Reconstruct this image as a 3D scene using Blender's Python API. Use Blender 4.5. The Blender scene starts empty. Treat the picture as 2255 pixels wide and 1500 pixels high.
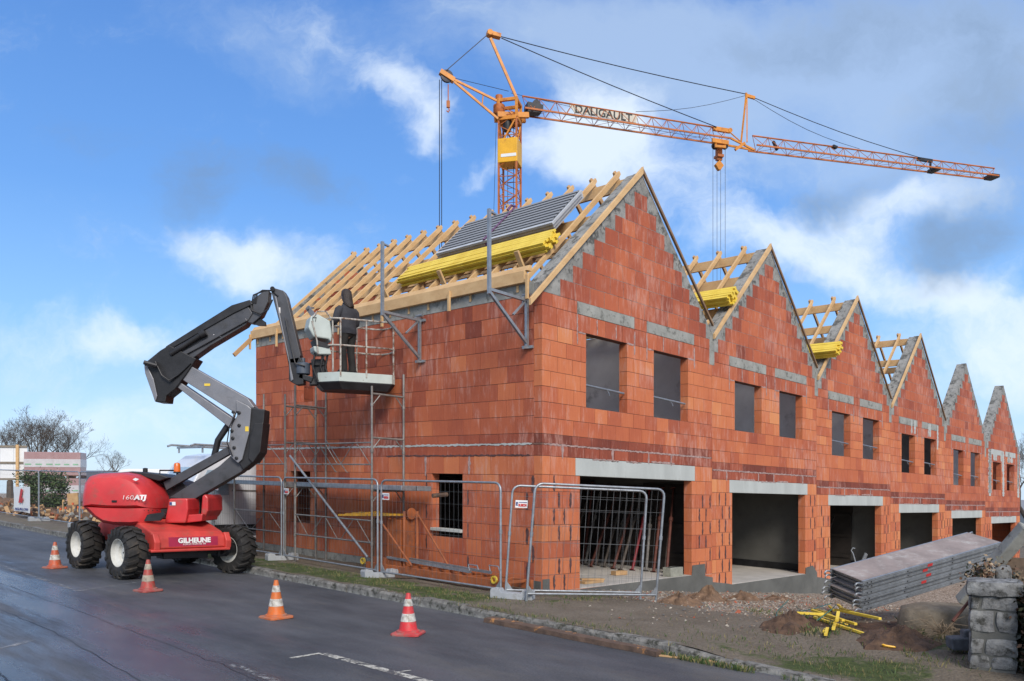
import bpy, bmesh, math, random
from mathutils import Vector, Matrix, noise
random.seed(7)
V = Vector
S = bpy.context.scene
COL = S.collection
RAD = math.radians
# ------------------------------------------------------------------ camera, sky, sun, exposure
F_PX, PX, HY, CZ = 1793.0, 1127.5, 1075.0, 1.85        # focal length and horizon of the photograph, in its pixels; eye height
cam = bpy.data.cameras.new('camera'); camo = bpy.data.objects.new('camera', cam); COL.objects.link(camo)
camo.location = (0, 0, CZ); camo.rotation_euler = (RAD(90), 0, 0)
cam.lens = 36 * F_PX / 2255; cam.sensor_width = 36; cam.shift_y = (HY - 750) / 2255
cam.clip_start = .1; cam.clip_end = 4000
S.camera = camo
S.view_settings.view_transform = 'Standard'; S.view_settings.look = 'None'; S.view_settings.gamma = 1
S.view_settings.exposure = EXPOSURE = 0.62
SUN_EL, SUN_AZ = 36, 164          # azimuth clockwise from +Y, so the sun stands behind the viewer's right shoulder
sun = bpy.data.lights.new('sun', 'SUN'); suno = bpy.data.objects.new('sun', sun); COL.objects.link(suno)
sun.energy = 2.3; sun.angle = RAD(22); sun.color = (1, .93, .84)
sd = V((math.sin(RAD(SUN_AZ)) * math.cos(RAD(SUN_EL)), math.cos(RAD(SUN_AZ)) * math.cos(RAD(SUN_EL)), math.sin(RAD(SUN_EL))))
suno.rotation_euler = sd.to_track_quat('Z', 'Y').to_euler(); suno.location = sd * 60

W_ = bpy.data.worlds.new('World'); S.world = W_; W_.use_nodes = True
def build_sky():
    nt = W_.node_tree; N = nt.nodes; K = nt.links; N.clear()
    def nd(t, **k):
        n = N.new(t)
        for a, b in k.items(): setattr(n, a, b)
        return n
    def math_(op, a, b=None, clamp=False):
        n = nd('ShaderNodeMath', operation=op, use_clamp=clamp)
        for i, x in enumerate((a, b)):
            if x is None: continue
            if isinstance(x, (int, float)): n.inputs[i].default_value = x
            else: K.new(x, n.inputs[i])
        return n.outputs[0]
    def vm(op, a, b=None):
        n = nd('ShaderNodeVectorMath', operation=op)
        for i, x in enumerate((a, b)):
            if x is None: continue
            if isinstance(x, (tuple, list)): n.inputs[i].default_value = x
            else: K.new(x, n.inputs[i])
        return n
    def sstep(x, lo, hi):
        n = nd('ShaderNodeMapRange', interpolation_type='SMOOTHSTEP')
        K.new(x, n.inputs[0]); n.inputs[1].default_value = lo; n.inputs[2].default_value = hi
        return n.outputs[0]
    def mix(f, a, b):
        n = nd('ShaderNodeMix', data_type='RGBA')
        for s, x in ((0, f), (6, a), (7, b)):
            if isinstance(x, float): n.inputs[s].default_value = x
            elif isinstance(x, tuple): n.inputs[s].default_value = (*x, 1)
            else: K.new(x, n.inputs[s])
        return n.outputs[2]
    tc = nd('ShaderNodeTexCoord'); sep = nd('ShaderNodeSeparateXYZ'); K.new(tc.outputs['Generated'], sep.inputs[0])
    X, Y, Z = sep.outputs
    yy = math_('MAXIMUM', math_('ABSOLUTE', Y), .08)
    cu = math_('DIVIDE', X, yy); cv = math_('DIVIDE', Z, yy)
    cmb = nd('ShaderNodeCombineXYZ'); K.new(cu, cmb.inputs[0]); K.new(cv, cmb.inputs[1])
    uv = cmb.outputs[0]
    def noise_(scale, det, rough, vec=uv, dist=0.):
        n = nd('ShaderNodeTexNoise'); K.new(vec, n.inputs['Vector'])
        n.inputs['Scale'].default_value = scale; n.inputs['Detail'].default_value = det; n.inputs['Roughness'].default_value = rough
        n.inputs['Distortion'].default_value = dist
        return n
    warp = noise_(4.5, 5, .6)
    wv = vm('SCALE', vm('SUBTRACT', warp.outputs['Color'], (.5, .5, .5)).outputs[0]); wv.inputs['Scale'].default_value = .17
    uvw = vm('ADD', uv, wv.outputs[0]).outputs[0]
    fbm = noise_(8.5, 10, .66, vm('MULTIPLY', uvw, (1.0, 1.35, 1)).outputs[0]).outputs['Fac']
    def blobs(lst):
        acc = None
        for (x, y, rx, ry, rot, w) in lst:
            c = ((x - PX) / F_PX, (HY - y) / F_PX, 0)
            mp = nd('ShaderNodeMapping', vector_type='TEXTURE'); K.new(uvw, mp.inputs[0])
            mp.inputs['Location'].default_value = c; mp.inputs['Rotation'].default_value = (0, 0, RAD(rot)); mp.inputs['Scale'].default_value = (rx / F_PX, ry / F_PX, 1)
            l = vm('LENGTH', mp.outputs[0]).outputs['Value']
            m = math_('MULTIPLY', sstep(l, 1.8, 0.0), w)
            acc = m if acc is None else math_('ADD', acc, m)
        return acc
    white = blobs([(590, 605, 190, 65, -12, 1.0), (470, 575, 110, 40, -20, .5), (890, 235, 110, 45, -40, .75), (800, 120, 170, 60, -35, .4),
                   (1310, 260, 150, 110, 10, 1.0), (1400, 350, 170, 90, -10, .75), (1250, 340, 90, 60, 0, .6), (1060, 375, 80, 24, 15, .6), (870, 395, 50, 20, 0, .35),
                   (1790, 545, 190, 70, -5, 1.15), (1600, 500, 130, 80, 0, .75), (2030, 455, 150, 55, 10, 1.0), (2110, 700, 260, 90, 0, .75), (2240, 800, 160, 90, 0, .8),
                   (1990, 640, 190, 40, -12, .7), (140, 715, 330, 45, -5, .4), (330, 760, 200, 50, 0, .35), (120, 760, 420, 50, -3, .4), (60, 930, 500, 70, 0, .5), (450, 880, 300, 70, 0, .35), (1180, 520, 90, 50, 0, .4), (930, 300, 50, 60, -40, .5)])
    veil = blobs([(1250, 60, 420, 120, -8, .8), (1750, 90, 520, 150, 0, .95), (2150, 180, 330, 200, 0, .95), (1850, 330, 320, 90, -10, .55), (1560, 360, 160, 120, 0, .5),
                  (640, 90, 330, 90, -20, .55), (2000, 520, 300, 130, 0, .6), (1500, 150, 250, 120, 0, .4)])
    grey = blobs([(2110, 555, 140, 75, 35, 1.0), (1830, 440, 160, 50, 20, .7), (430, 420, 70, 110, -15, .85), (640, 390, 130, 75, -10, .8), (230, 290, 170, 60, -20, .35), (2150, 300, 170, 120, 0, .7), (1900, 60, 320, 80, 5, .7), (2200, 120, 160, 90, 0, .5), (1750, 620, 120, 30, 0, .3)])
    high = noise_(1.7, 6, .6, vm('MULTIPLY', tc.outputs['Generated'], (1, 1, 2.2)).outputs[0]).outputs['Fac']
    fc = math_('SUBTRACT', fbm, .5)
    back = math_('MULTIPLY', math_('LESS_THAN', Y, .12), sstep(high, .4, .62))           # broken cloud over the rest of the sky
    over = math_('MULTIPLY', sstep(cv, .62, 1.2), sstep(high, .36, .6))
    wm = sstep(math_('ADD', white, math_('MULTIPLY', fc, 1.9)), .10, 1.45)
    vmk = sstep(math_('ADD', veil, math_('MULTIPLY', fc, 1.2)), .0, 1.3)
    gm = sstep(math_('ADD', grey, math_('MULTIPLY', fc, 1.5)), .1, 1.25)
    sky = nd('ShaderNodeTexSky', sky_type='NISHITA', sun_disc=False)
    sky.sun_elevation = RAD(SUN_EL); sky.sun_rotation = RAD(SUN_AZ); sky.air_density = 1.0; sky.dust_density = .6; sky.ozone_density = 3.0
    k = 8.6
    ramp = nd('ShaderNodeValToRGB'); K.new(Z, ramp.inputs[0])
    e = ramp.color_ramp.elements
    e[0].position = 0.0; e[0].color = (.50, .65, .82, 1)
    e[1].position = .55; e[1].color = (.068, .20, .56, 1)
    for p, c in ((.07, (.40, .60, .86)), (.18, (.22, .46, .84)), (.32, (.12, .315, .73))):
        q = ramp.color_ramp.elements.new(p); q.color = (*c, 1)
    rs = vm('SCALE', ramp.outputs[0]); rs.inputs['Scale'].default_value = k
    base = mix(.8, sky.outputs[0], rs.outputs[0])
    c1 = mix(math_('MULTIPLY', vmk, .62), base, (.42 * k, .53 * k, .68 * k))
    c2 = mix(math_('MULTIPLY', wm, .82), c1, (.70 * k, .78 * k, .86 * k))
    c3 = mix(math_('MULTIPLY', gm, .72), c2, (.165 * k, .25 * k, .385 * k))
    bk = math_('MAXIMUM', back, over)
    c4 = mix(math_('MULTIPLY', bk, .75), c3, (.80 * k, .82 * k, .85 * k))
    bg = nd('ShaderNodeBackground'); K.new(c4, bg.inputs[0]); bg.inputs[1].default_value = .1
    out = nd('ShaderNodeOutputWorld'); K.new(bg.outputs[0], out.inputs[0])
build_sky()

# ------------------------------------------------------------------ the site: u runs along the house fronts, v back along the street, w up
Y0 = F_PX / 122; X0 = (1193.5 - PX) / 122
TH = RAD(43.976)
RX, RY = math.sin(TH), math.cos(TH)
LX, LY = -RY, RX
SA, SB = -.018, .0233                                  # the street climbs gently to the left
def P(u, v, w): return V((X0 + RX * u + LX * v, Y0 + RY * u + LY * v, w + SA * u + SB * v))
def uvw_of(p):
    dx, dy = p[0] - X0, p[1] - Y0
    u = dx * RX + dy * RY; v = dx * LX + dy * LY
    return u, v, p[2] - SA * u - SB * v
def fu(x, v=0.):
    r = (x - PX) / F_PX; X = X0 + LX * v; Y = Y0 + LY * v
    return (r * Y - X) / (RX - r * RY)
def fv(x, u=0.):
    r = (x - PX) / F_PX; X = X0 + RX * u; Y = Y0 + RY * u
    return (r * Y - X) / (LX - r * LY)
def at(x, y, d): return V(((x - PX) / F_PX * d, d, CZ + (HY - y) / F_PX * d))
def ground_at(x, y, off=0.):
    rx = (x - PX) / F_PX; rz = (HY - y) / F_PX
    cu = -(X0 * RX + Y0 * RY); cv = -(X0 * LX + Y0 * LY)
    ku = rx * RX + RY; kv = rx * LX + LY
    t = (SA * cu + SB * cv + off - CZ) / (rz - SA * ku - SB * kv)
    return cu + ku * t, cv + kv * t
def on_plane(x, y, p0, n):
    d = V(((x - PX) / F_PX, 1, (HY - y) / F_PX)); o = V((0, 0, CZ))
    return o + d * ((p0 - o).dot(n) / d.dot(n))
RV, LV, ZV = V((RX, RY, SA)), V((LX, LY, SB)), V((0, 0, 1))

# ------------------------------------------------------------------ materials
MATS = {}
def mat(name, col, rough=.6, metal=0., var=.18, scale=4., bump=0., bscale=60., col2=None, spot=None, spots=(.5, .7), spscale=2., spec=.5, rvar=.0, coat=0., stretch=None):
    """procedural paint, wood, stone ...: two noise scales shift the colour, an optional second layer lays stains of colour 'spot'"""
    if name in MATS: return MATS[name]
    m = bpy.data.materials.new(name); m.use_nodes = True; MATS[name] = m
    nt = m.node_tree; N = nt.nodes; K = nt.links; b = N['Principled BSDF']
    tc = N.new('ShaderNodeTexCoord'); src = tc.outputs['Object']
    if stretch:
        mp = N.new('ShaderNodeMapping'); mp.inputs['Scale'].default_value = stretch; K.new(src, mp.inputs[0]); src = mp.outputs[0]
    def nz(s, d=5, r=.6):
        n = N.new('ShaderNodeTexNoise'); n.inputs['Scale'].default_value = s; n.inputs['Detail'].default_value = d; n.inputs['Roughness'].default_value = r
        K.new(src, n.inputs['Vector']); return n.outputs['Fac']
    n1 = nz(scale)
    rp = N.new('ShaderNodeValToRGB'); K.new(n1, rp.inputs[0])
    c2 = col2 or tuple(min(1, c * (1 + var)) for c in col); c1 = tuple(c * (1 - var) for c in col) if not col2 else col
    rp.color_ramp.elements[0].position = .32; rp.color_ramp.elements[0].color = (*c1, 1)
    rp.color_ramp.elements[1].position = .68; rp.color_ramp.elements[1].color = (*c2, 1)
    out = rp.outputs[0]
    if spot:
        mr = N.new('ShaderNodeMapRange'); mr.interpolation_type = 'SMOOTHSTEP'; mr.inputs[1].default_value, mr.inputs[2].default_value = spots
        K.new(nz(spscale, 8, .7), mr.inputs[0])
        mx = N.new('ShaderNodeMix'); mx.data_type = 'RGBA'; K.new(mr.outputs[0], mx.inputs[0]); K.new(out, mx.inputs[6]); mx.inputs[7].default_value = (*spot, 1)
        out = mx.outputs[2]
    K.new(out, b.inputs['Base Color'])
    b.inputs['Roughness'].default_value = rough; b.inputs['Metallic'].default_value = metal; b.inputs['Specular IOR Level'].default_value = spec
    if coat: b.inputs['Coat Weight'].default_value = coat; b.inputs['Coat Roughness'].default_value = .15
    if rvar:
        mr = N.new('ShaderNodeMapRange'); mr.inputs[1].default_value, mr.inputs[2].default_value = .3, .7
        mr.inputs[3].default_value, mr.inputs[4].default_value = max(.05, rough - rvar), min(1, rough + rvar)
        K.new(nz(scale * 2.3), mr.inputs[0]); K.new(mr.outputs[0], b.inputs['Roughness'])
    if bump:
        bp = N.new('ShaderNodeBump'); bp.inputs['Strength'].default_value = bump; bp.inputs['Distance'].default_value = .02
        K.new(nz(bscale, 6, .65), bp.inputs['Height']); K.new(bp.outputs[0], b.inputs['Normal'])
    return m

def brick_material():
    m = bpy.data.materials.new('terracotta_brick'); m.use_nodes = True
    nt = m.node_tree; N = nt.nodes; K = nt.links; b = N['Principled BSDF']
    at_ = N.new('ShaderNodeAttribute'); at_.attribute_name = 'tone'
    uv = N.new('ShaderNodeUVMap'); uv.uv_map = 'UVMap'
    def nz(scale, sc, det=5, r=.6):
        mp = N.new('ShaderNodeMapping'); mp.inputs['Scale'].default_value = (*sc, 1); K.new(uv.outputs[0], mp.inputs[0])
        n = N.new('ShaderNodeTexNoise'); n.inputs['Scale'].default_value = scale; n.inputs['Detail'].default_value = det; n.inputs['Roughness'].default_value = r
        K.new(mp.outputs[0], n.inputs['Vector']); return n.outputs['Fac']
    def mth(op, a, b_, c=False):
        n = N.new('ShaderNodeMath'); n.operation = op; n.use_clamp = c
        for i, x in enumerate((a, b_)):
            if isinstance(x, (int, float)): n.inputs[i].default_value = x
            else: K.new(x, n.inputs[i])
        return n.outputs[0]
    streak = nz(3.0, (9, .6)); cloud = nz(1.1, (1, 1), 6)
    t = mth('ADD', at_.outputs['Fac'], mth('ADD', mth('MULTIPLY', mth('SUBTRACT', streak, .5), .26), mth('MULTIPLY', mth('SUBTRACT', cloud, .5), .42)), True)
    rp = N.new('ShaderNodeValToRGB'); K.new(t, rp.inputs[0]); e = rp.color_ramp.elements
    e[0].position = 0; e[0].color = (.16, .042, .028, 1); e[1].position = 1; e[1].color = (.60, .235, .095, 1)
    for p, c in ((.25, (.30, .075, .042)), (.5, (.425, .115, .054)), (.75, (.525, .165, .070))):
        q = e.new(p); q.color = (*c, 1)
    # lime bloom: pale smears that run down the bricks
    bl = mth('ADD', nz(2.2, (4.5, .9), 7, .7), mth('MULTIPLY', nz(.42, (1, 1.3), 3), .55))
    mr = N.new('ShaderNodeMapRange'); mr.interpolation_type = 'SMOOTHSTEP'; mr.inputs[1].default_value = .75; mr.inputs[2].default_value = 1.0; K.new(bl, mr.inputs[0])
    mx = N.new('ShaderNodeMix'); mx.data_type = 'RGBA'; K.new(mth('MULTIPLY', mr.outputs[0], .5), mx.inputs[0]); K.new(rp.outputs[0], mx.inputs[6]); mx.inputs[7].default_value = (.55, .31, .25, 1)
    K.new(mx.outputs[2], b.inputs['Base Color']); b.inputs['Roughness'].default_value = .82; b.inputs['Specular IOR Level'].default_value = .25
    mp = N.new('ShaderNodeMapping'); mp.inputs['Scale'].default_value = (34, .4, 1); K.new(uv.outputs[0], mp.inputs[0])
    wv = N.new('ShaderNodeTexNoise'); wv.inputs['Scale'].default_value = 1.5; K.new(mp.outputs[0], wv.inputs['Vector'])
    bp = N.new('ShaderNodeBump'); bp.inputs['Strength'].default_value = .5; bp.inputs['Distance'].default_value = .012
    K.new(mth('ADD', wv.outputs['Fac'], mth('MULTIPLY', nz(30, (1, 1)), .5)), bp.inputs['Height']); K.new(bp.outputs[0], b.inputs['Normal'])
    return m
M_BRICK = brick_material()
M_MORTAR = mat('mortar', (.165, .085, .062), .9, bump=.4)
M_SMEAR = mat('dark_mortar_smear', (.085, .04, .038), .9, var=.4, scale=9)
M_LIME = mat('pale_mortar_smear', (.34, .23, .21), .9, var=.3, scale=12, bump=.6)
M_CONC = mat('cast_concrete', (.27, .27, .245), .85, var=.2, scale=3, bump=.35, bscale=25, spot=(.12, .12, .105), spots=(.50, .66), spscale=5)
M_LINTEL = mat('lintel_concrete', (.40, .42, .40), .8, var=.1, scale=2.2, bump=.2, bscale=30, spot=(.27, .27, .24), spots=(.55, .8), spscale=5, stretch=(1, 1, .35))
M_RAMP = mat('rough_coping_concrete', (.17, .168, .155), .9, col2=(.30, .295, .275), scale=3.5, bump=1.0, bscale=7, spot=(.085, .085, .078), spots=(.50, .60), spscale=5)
M_RENDER = mat('damp_cement_render', (.105, .105, .095), .85, var=.25, scale=1.5, bump=.3, bscale=30)
M_GARW = mat('shaded_garage_concrete', (.115, .112, .10), .85, var=.2, scale=1.0, bump=.1, spot=(.06, .058, .05), spots=(.55, .76), spscale=1.7)  # darker copy of the party wall concrete, interior shade put into its colour
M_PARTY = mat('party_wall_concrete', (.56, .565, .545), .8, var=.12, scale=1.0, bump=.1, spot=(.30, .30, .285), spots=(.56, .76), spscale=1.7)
M_SLAB = mat('slab_concrete', (.42, .39, .35), .85, var=.15, scale=2, bump=.2)
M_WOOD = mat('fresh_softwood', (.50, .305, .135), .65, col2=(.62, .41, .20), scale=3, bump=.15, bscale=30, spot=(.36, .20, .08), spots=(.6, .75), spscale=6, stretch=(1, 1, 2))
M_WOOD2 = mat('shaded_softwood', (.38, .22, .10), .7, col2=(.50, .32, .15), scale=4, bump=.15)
M_OLDWOOD = mat('weathered_wood', (.055, .035, .025), .85, col2=(.13, .08, .055), scale=5, bump=.9, bscale=14, spot=(.42, .19, .06), spots=(.58, .64), spscale=3.3)
M_YELLOW = mat('yellow_treated_timber', (.62, .42, .028), .6, col2=(.76, .56, .07), scale=4, bump=.2, bscale=30)
M_GALV = mat('galvanised_steel', (.29, .31, .33), .45, .6, var=.2, scale=9, rvar=.1, spot=(.22, .23, .24), spots=(.55, .75), spscale=6)
M_SCAF = mat('used_scaffold_steel', (.23, .22, .205), .6, .5, var=.3, scale=7, spot=(.17, .075, .035), spots=(.58, .7), spscale=4)
M_RED = mat('machine_red', (.52, .032, .034), .45, var=.14, scale=2, coat=.1, spot=(.33, .07, .055), spots=(.50, .72), spscale=3, rvar=.1)
M_DKRED = mat('dusty_red', (.48, .045, .035), .55, var=.2, scale=3, spot=(.28, .08, .05), spots=(.5, .75), spscale=4)
M_BOOM = mat('boom_grey', (.062, .063, .070), .45, .2, var=.18, scale=2.5, rvar=.12, spot=(.03, .03, .031), spots=(.5, .75), spscale=3)
M_BOOML = mat('boom_pale_grey', (.19, .193, .21), .45, .2, var=.14, scale=2.5, rvar=.12, spot=(.14, .14, .15), spots=(.58, .78), spscale=4)
M_BLACK = mat('greasy_black_steel', (.018, .018, .02), .5, .2, var=.4, scale=4)
M_WIRE = mat('wire', (.13, .135, .14), .6, .3)
M_RUB = mat('tyre_rubber', (.017, .016, .015), .75, var=.3, scale=5, bump=.3, spot=(.075, .058, .042), spots=(.5, .78), spscale=3)
M_RIM = mat('pale_rim', (.52, .52, .49), .55, var=.15, scale=5, spot=(.18, .15, .12), spots=(.56, .75), spscale=5)
M_BASKET = mat('chipped_pale_paint', (.43, .48, .45), .5, var=.1, scale=3, spot=(.16, .085, .045), spots=(.64, .70), spscale=7)
M_RAIL = mat('rusty_pale_rail', (.40, .38, .34), .6, var=.2, scale=6, spot=(.15, .07, .035), spots=(.45, .62), spscale=9)
M_CRANE = mat('crane_orange', (.56, .205, .015), .5, var=.2, scale=2, spot=(.30, .075, .018), spots=(.52, .72), spscale=3)
M_CRANEY = mat('crane_yellow', (.70, .36, .012), .5, var=.12, scale=2, spot=(.45, .2, .02), spots=(.55, .75), spscale=3)
M_CRANED = mat('crane_rusty_red', (.40, .115, .022), .6, var=.25, scale=2, spot=(.12, .035, .02), spots=(.55, .72), spscale=3)
M_CABLE = mat('steel_cable', (.035, .035, .045), .5, .6)
M_ROPE = mat('thin_bright_rope', (.16, .18, .20), .5, .4)
M_RUST = mat('orange_formwork_steel', (.30, .085, .025), .65, var=.3, scale=3, spot=(.17, .06, .03), spots=(.48, .68), spscale=4, bump=.2)
M_WHITE = mat('white_paint', (.70, .71, .71), .4, var=.05, scale=1)
M_VAN = mat('van_white', (.62, .64, .66), .3, var=.05, scale=.8, coat=.4, spot=(.47, .47, .46), spots=(.55, .85), spscale=1.2)
M_GLASS = mat('dark_glass', (.05, .065, .08), .08, var=.1)
M_PLASTIC = mat('grey_ballast_block', (.32, .34, .36), .7, var=.15, scale=4, bump=.15, spot=(.2, .19, .17), spots=(.5, .75), spscale=5)
M_INK = mat('black_lettering', (.02, .02, .022), .6)
M_LETTER = mat('white_lettering', (.75, .72, .70), .5)
M_REDINK = mat('red_lettering', (.50, .03, .03), .6)
M_BLUEINK = mat('blue_lettering', (.025, .04, .16), .6)
M_DIRT = mat('brown_soil', (.085, .05, .03), .95, col2=(.17, .11, .068), scale=3, bump=1.0, bscale=9)
M_STONE = mat('granite_block', (.115, .115, .115), .85, col2=(.27, .27, .26), scale=6, bump=1., bscale=16, spot=(.03, .03, .025), spots=(.46, .64), spscale=7)
M_BARK = mat('winter_bark', (.085, .07, .058), .9, var=.3)
M_LEAF = mat('dark_leaves', (.022, .045, .016), .6, col2=(.05, .085, .026), scale=2)
M_GRASS = mat('short_grass', (.032, .062, .014), .7, col2=(.075, .115, .03), scale=1.5)
M_DRY = mat('dry_stalks', (.26, .19, .12), .8, var=.3)

# ------------------------------------------------------------------ mesh builder
OFF = {}
class MB:
    def __init__(s): s.v = []; s.f = []; s.m = []; s.t = []; s.uv = []; s.any_t = False
    def face(s, pts, mi=0, tone=0., uv=None):
        i = len(s.v); s.v += [V(p) for p in pts]; s.f.append(list(range(i, i + len(pts)))); s.m.append(mi); s.t.append(tone); s.uv.append(uv)
    def idx(s, pts, faces, mi=0, tone=0.):
        i = len(s.v); s.v += [V(p) for p in pts]
        for f in faces: s.f.append([i + k for k in f]); s.m.append(mi); s.t.append(tone); s.uv.append(None)
    def hexa(s, p, mi=0, tone=0., skip=()):
        fs = [(0, 3, 2, 1), (4, 5, 6, 7), (0, 1, 5, 4), (1, 2, 6, 5), (2, 3, 7, 6), (3, 0, 4, 7)]
        s.idx(p, [f for k, f in enumerate(fs) if k not in skip], mi, tone)
    def bx(s, x0, x1, y0, y1, z0, z1, fr=None, mi=0, tone=0.):
        fr = fr or (lambda a, b, c: V((a, b, c)))
        s.hexa([fr(x0, y0, z0), fr(x1, y0, z0), fr(x1, y1, z0), fr(x0, y1, z0), fr(x0, y0, z1), fr(x1, y0, z1), fr(x1, y1, z1), fr(x0, y1, z1)], mi, tone)
    def bar(s, a, b, w, h, up=ZV, mi=0, tone=0.):
        a, b = V(a), V(b); d = (b - a).normalized(); x = d.cross(V(up))
        if x.length < 1e-4: x = d.cross(V((1, 0, 0)))
        x.normalize(); y = x.cross(d).normalized(); x = x * (w / 2); y = y * (h / 2)
        s.hexa([a - x - y, a + x - y, b + x - y, b - x - y, a - x + y, a + x + y, b + x + y, b - x + y], mi, tone)
    def tube(s, pts, r, n=6, mi=0, cap=True):
        pts = [V(p) for p in pts]; rs = r if isinstance(r, (list, tuple)) else [r] * len(pts)
        base = len(s.v); prev = None
        for i, p in enumerate(pts):
            t = (pts[min(i + 1, len(pts) - 1)] - pts[max(i - 1, 0)])
            t = t.normalized() if t.length > 1e-9 else V((0, 0, 1))
            if prev is None:
                a = t.cross(V((0, 0, 1)))
                if a.length < .05: a = t.cross(V((1, 0, 0)))
            else: a = prev - t * prev.dot(t)
            a.normalize(); prev = a; b = t.cross(a)
            for k in range(n):
                q = 2 * math.pi * k / n; s.v.append(p + (a * math.cos(q) + b * math.sin(q)) * rs[i])
        for i in range(len(pts) - 1):
            for k in range(n):
                k2 = (k + 1) % n
                s.f.append([base + i * n + k, base + i * n + k2, base + (i + 1) * n + k2, base + (i + 1) * n + k]); s.m.append(mi); s.t.append(0); s.uv.append(None)
        if cap:
            for st in (0, (len(pts) - 1) * n):
                s.f.append([base + st + k for k in range(n)][::(-1 if st == 0 else 1)]); s.m.append(mi); s.t.append(0); s.uv.append(None)
    def prism(s, poly, off, mi=0, tone=0.):
        poly = [V(p) for p in poly]; off = V(off); n = len(poly)
        s.idx(poly + [p + off for p in poly], [list(range(n))[::-1], list(range(n, 2 * n))] + [(i, (i + 1) % n, n + (i + 1) % n, n + i) for i in range(n)], mi, tone)
    def loft(s, rings, mi=0, cap=True):
        n = len(rings[0]); base = len(s.v)
        for r in rings: s.v += [V(p) for p in r]
        for j in range(len(rings) - 1):
            for i in range(n):
                i2 = (i + 1) % n
                s.f.append([base + j * n + i, base + j * n + i2, base + (j + 1) * n + i2, base + (j + 1) * n + i]); s.m.append(mi); s.t.append(0); s.uv.append(None)
        if cap:
            s.f.append([base + i for i in range(n)][::-1]); s.m.append(mi); s.t.append(0); s.uv.append(None)
            s.f.append([base + (len(rings) - 1) * n + i for i in range(n)]); s.m.append(mi); s.t.append(0); s.uv.append(None)
    def lathe(s, prof, org, axis=ZV, n=16, mi=0, cap=True):
        ax = V(axis).normalized(); a = ax.cross(V((0, 0, 1)))
        if a.length < .05: a = V((1, 0, 0))
        a.normalize(); b = ax.cross(a)
        s.loft([[V(org) + ax * h + (a * math.cos(2 * math.pi * k / n) + b * math.sin(2 * math.pi * k / n)) * r for k in range(n)] for r, h in prof], mi, cap)
    def text(s, txt, size, org, xd, yd, mi=0, depth=.006, bold=.0, width=None):
        """lettering as raised solid shapes; width squeezes the line to that length"""
        cu = bpy.data.curves.new('lettering', 'FONT'); cu.body = txt; cu.size = size; cu.extrude = depth / 2; cu.offset = bold; cu.resolution_u = 3
        ob = bpy.data.objects.new('lettering', cu); COL.objects.link(ob)
        dg = bpy.context.evaluated_depsgraph_get(); dg.update()
        me = bpy.data.meshes.new_from_object(ob.evaluated_get(dg))
        xs = [v.co.x for v in me.vertices]; k = (width / (max(xs) - min(xs))) if width else 1.; x0 = min(xs)
        xd, yd = V(xd).normalized(), V(yd).normalized(); zd = xd.cross(yd)
        s.idx([V(org) + xd * ((v.co.x - x0) * k) + yd * v.co.y + zd * (v.co.z + depth / 2) for v in me.vertices], [list(p.vertices) for p in me.polygons], mi)
        bpy.data.objects.remove(ob); bpy.data.meshes.remove(me); bpy.data.curves.remove(cu)
    def build(s, name, mats, parent=None, smooth=False, bevel=0., world=True, loc=None, recalc=True):
        me = bpy.data.meshes.new(name)
        off = OFF.get(parent.name, V((0, 0, 0))) if parent else V(loc or (0, 0, 0))
        if not world: off = V((0, 0, 0))
        me.from_pydata([tuple(v - off) for v in s.v], [], s.f)
        for m in (mats if isinstance(mats, (list, tuple)) else [mats]): me.materials.append(m)
        me.polygons.foreach_set('material_index', s.m)
        if any(s.t):
            at_ = me.attributes.new('tone', 'FLOAT', 'FACE'); at_.data.foreach_set('value', s.t)
        if any(u is not None for u in s.uv):
            ul = me.uv_layers.new(name='UVMap')
            for p, u in zip(me.polygons, s.uv):
                if u is not None:
                    for li, q in zip(p.loop_indices, u): ul.data[li].uv = q
        if recalc:
            bm = bmesh.new(); bm.from_mesh(me); bmesh.ops.recalc_face_normals(bm, faces=bm.faces); bm.to_mesh(me); bm.free()
        if smooth:
            me.shade_smooth(); me.set_sharp_from_angle(angle=RAD(smooth if smooth is not True else 40))
        me.update()
        o = bpy.data.objects.new(name, me); COL.objects.link(o)
        if parent: o.parent = parent; OFF[o.name] = off
        elif loc is not None: o.location = loc; OFF[o.name] = V(loc)
        if bevel:
            bv = o.modifiers.new('edge', 'BEVEL'); bv.width = bevel; bv.segments = 2; bv.limit_method = 'ANGLE'; bv.angle_limit = RAD(35)
        return o
def tag(o, label, cat, group=None):
    o['label'] = label; o['category'] = cat
    if group: o['group'] = group
    return o
def thing(name, label, cat, loc=(0, 0, 0), group=None, rz=0.):
    o = bpy.data.objects.new(name, None); COL.objects.link(o); o.location = loc; o.rotation_euler = (0, 0, rz); o.empty_display_size = .2
    OFF[o.name] = V(loc); return tag(o, label, cat, group)
def struct(o, kind='structure'): o['kind'] = kind; return o
def dup(o, parent=None, label=None, M=None):
    c = o.copy(); COL.objects.link(c)
    if parent: c.parent = parent
    if label: c['label'] = label
    if M is not None: c.matrix_world = M
    for ch in list(o.children): dup(ch, c)
    return c
def rnd(a, b): return random.uniform(a, b)
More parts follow.
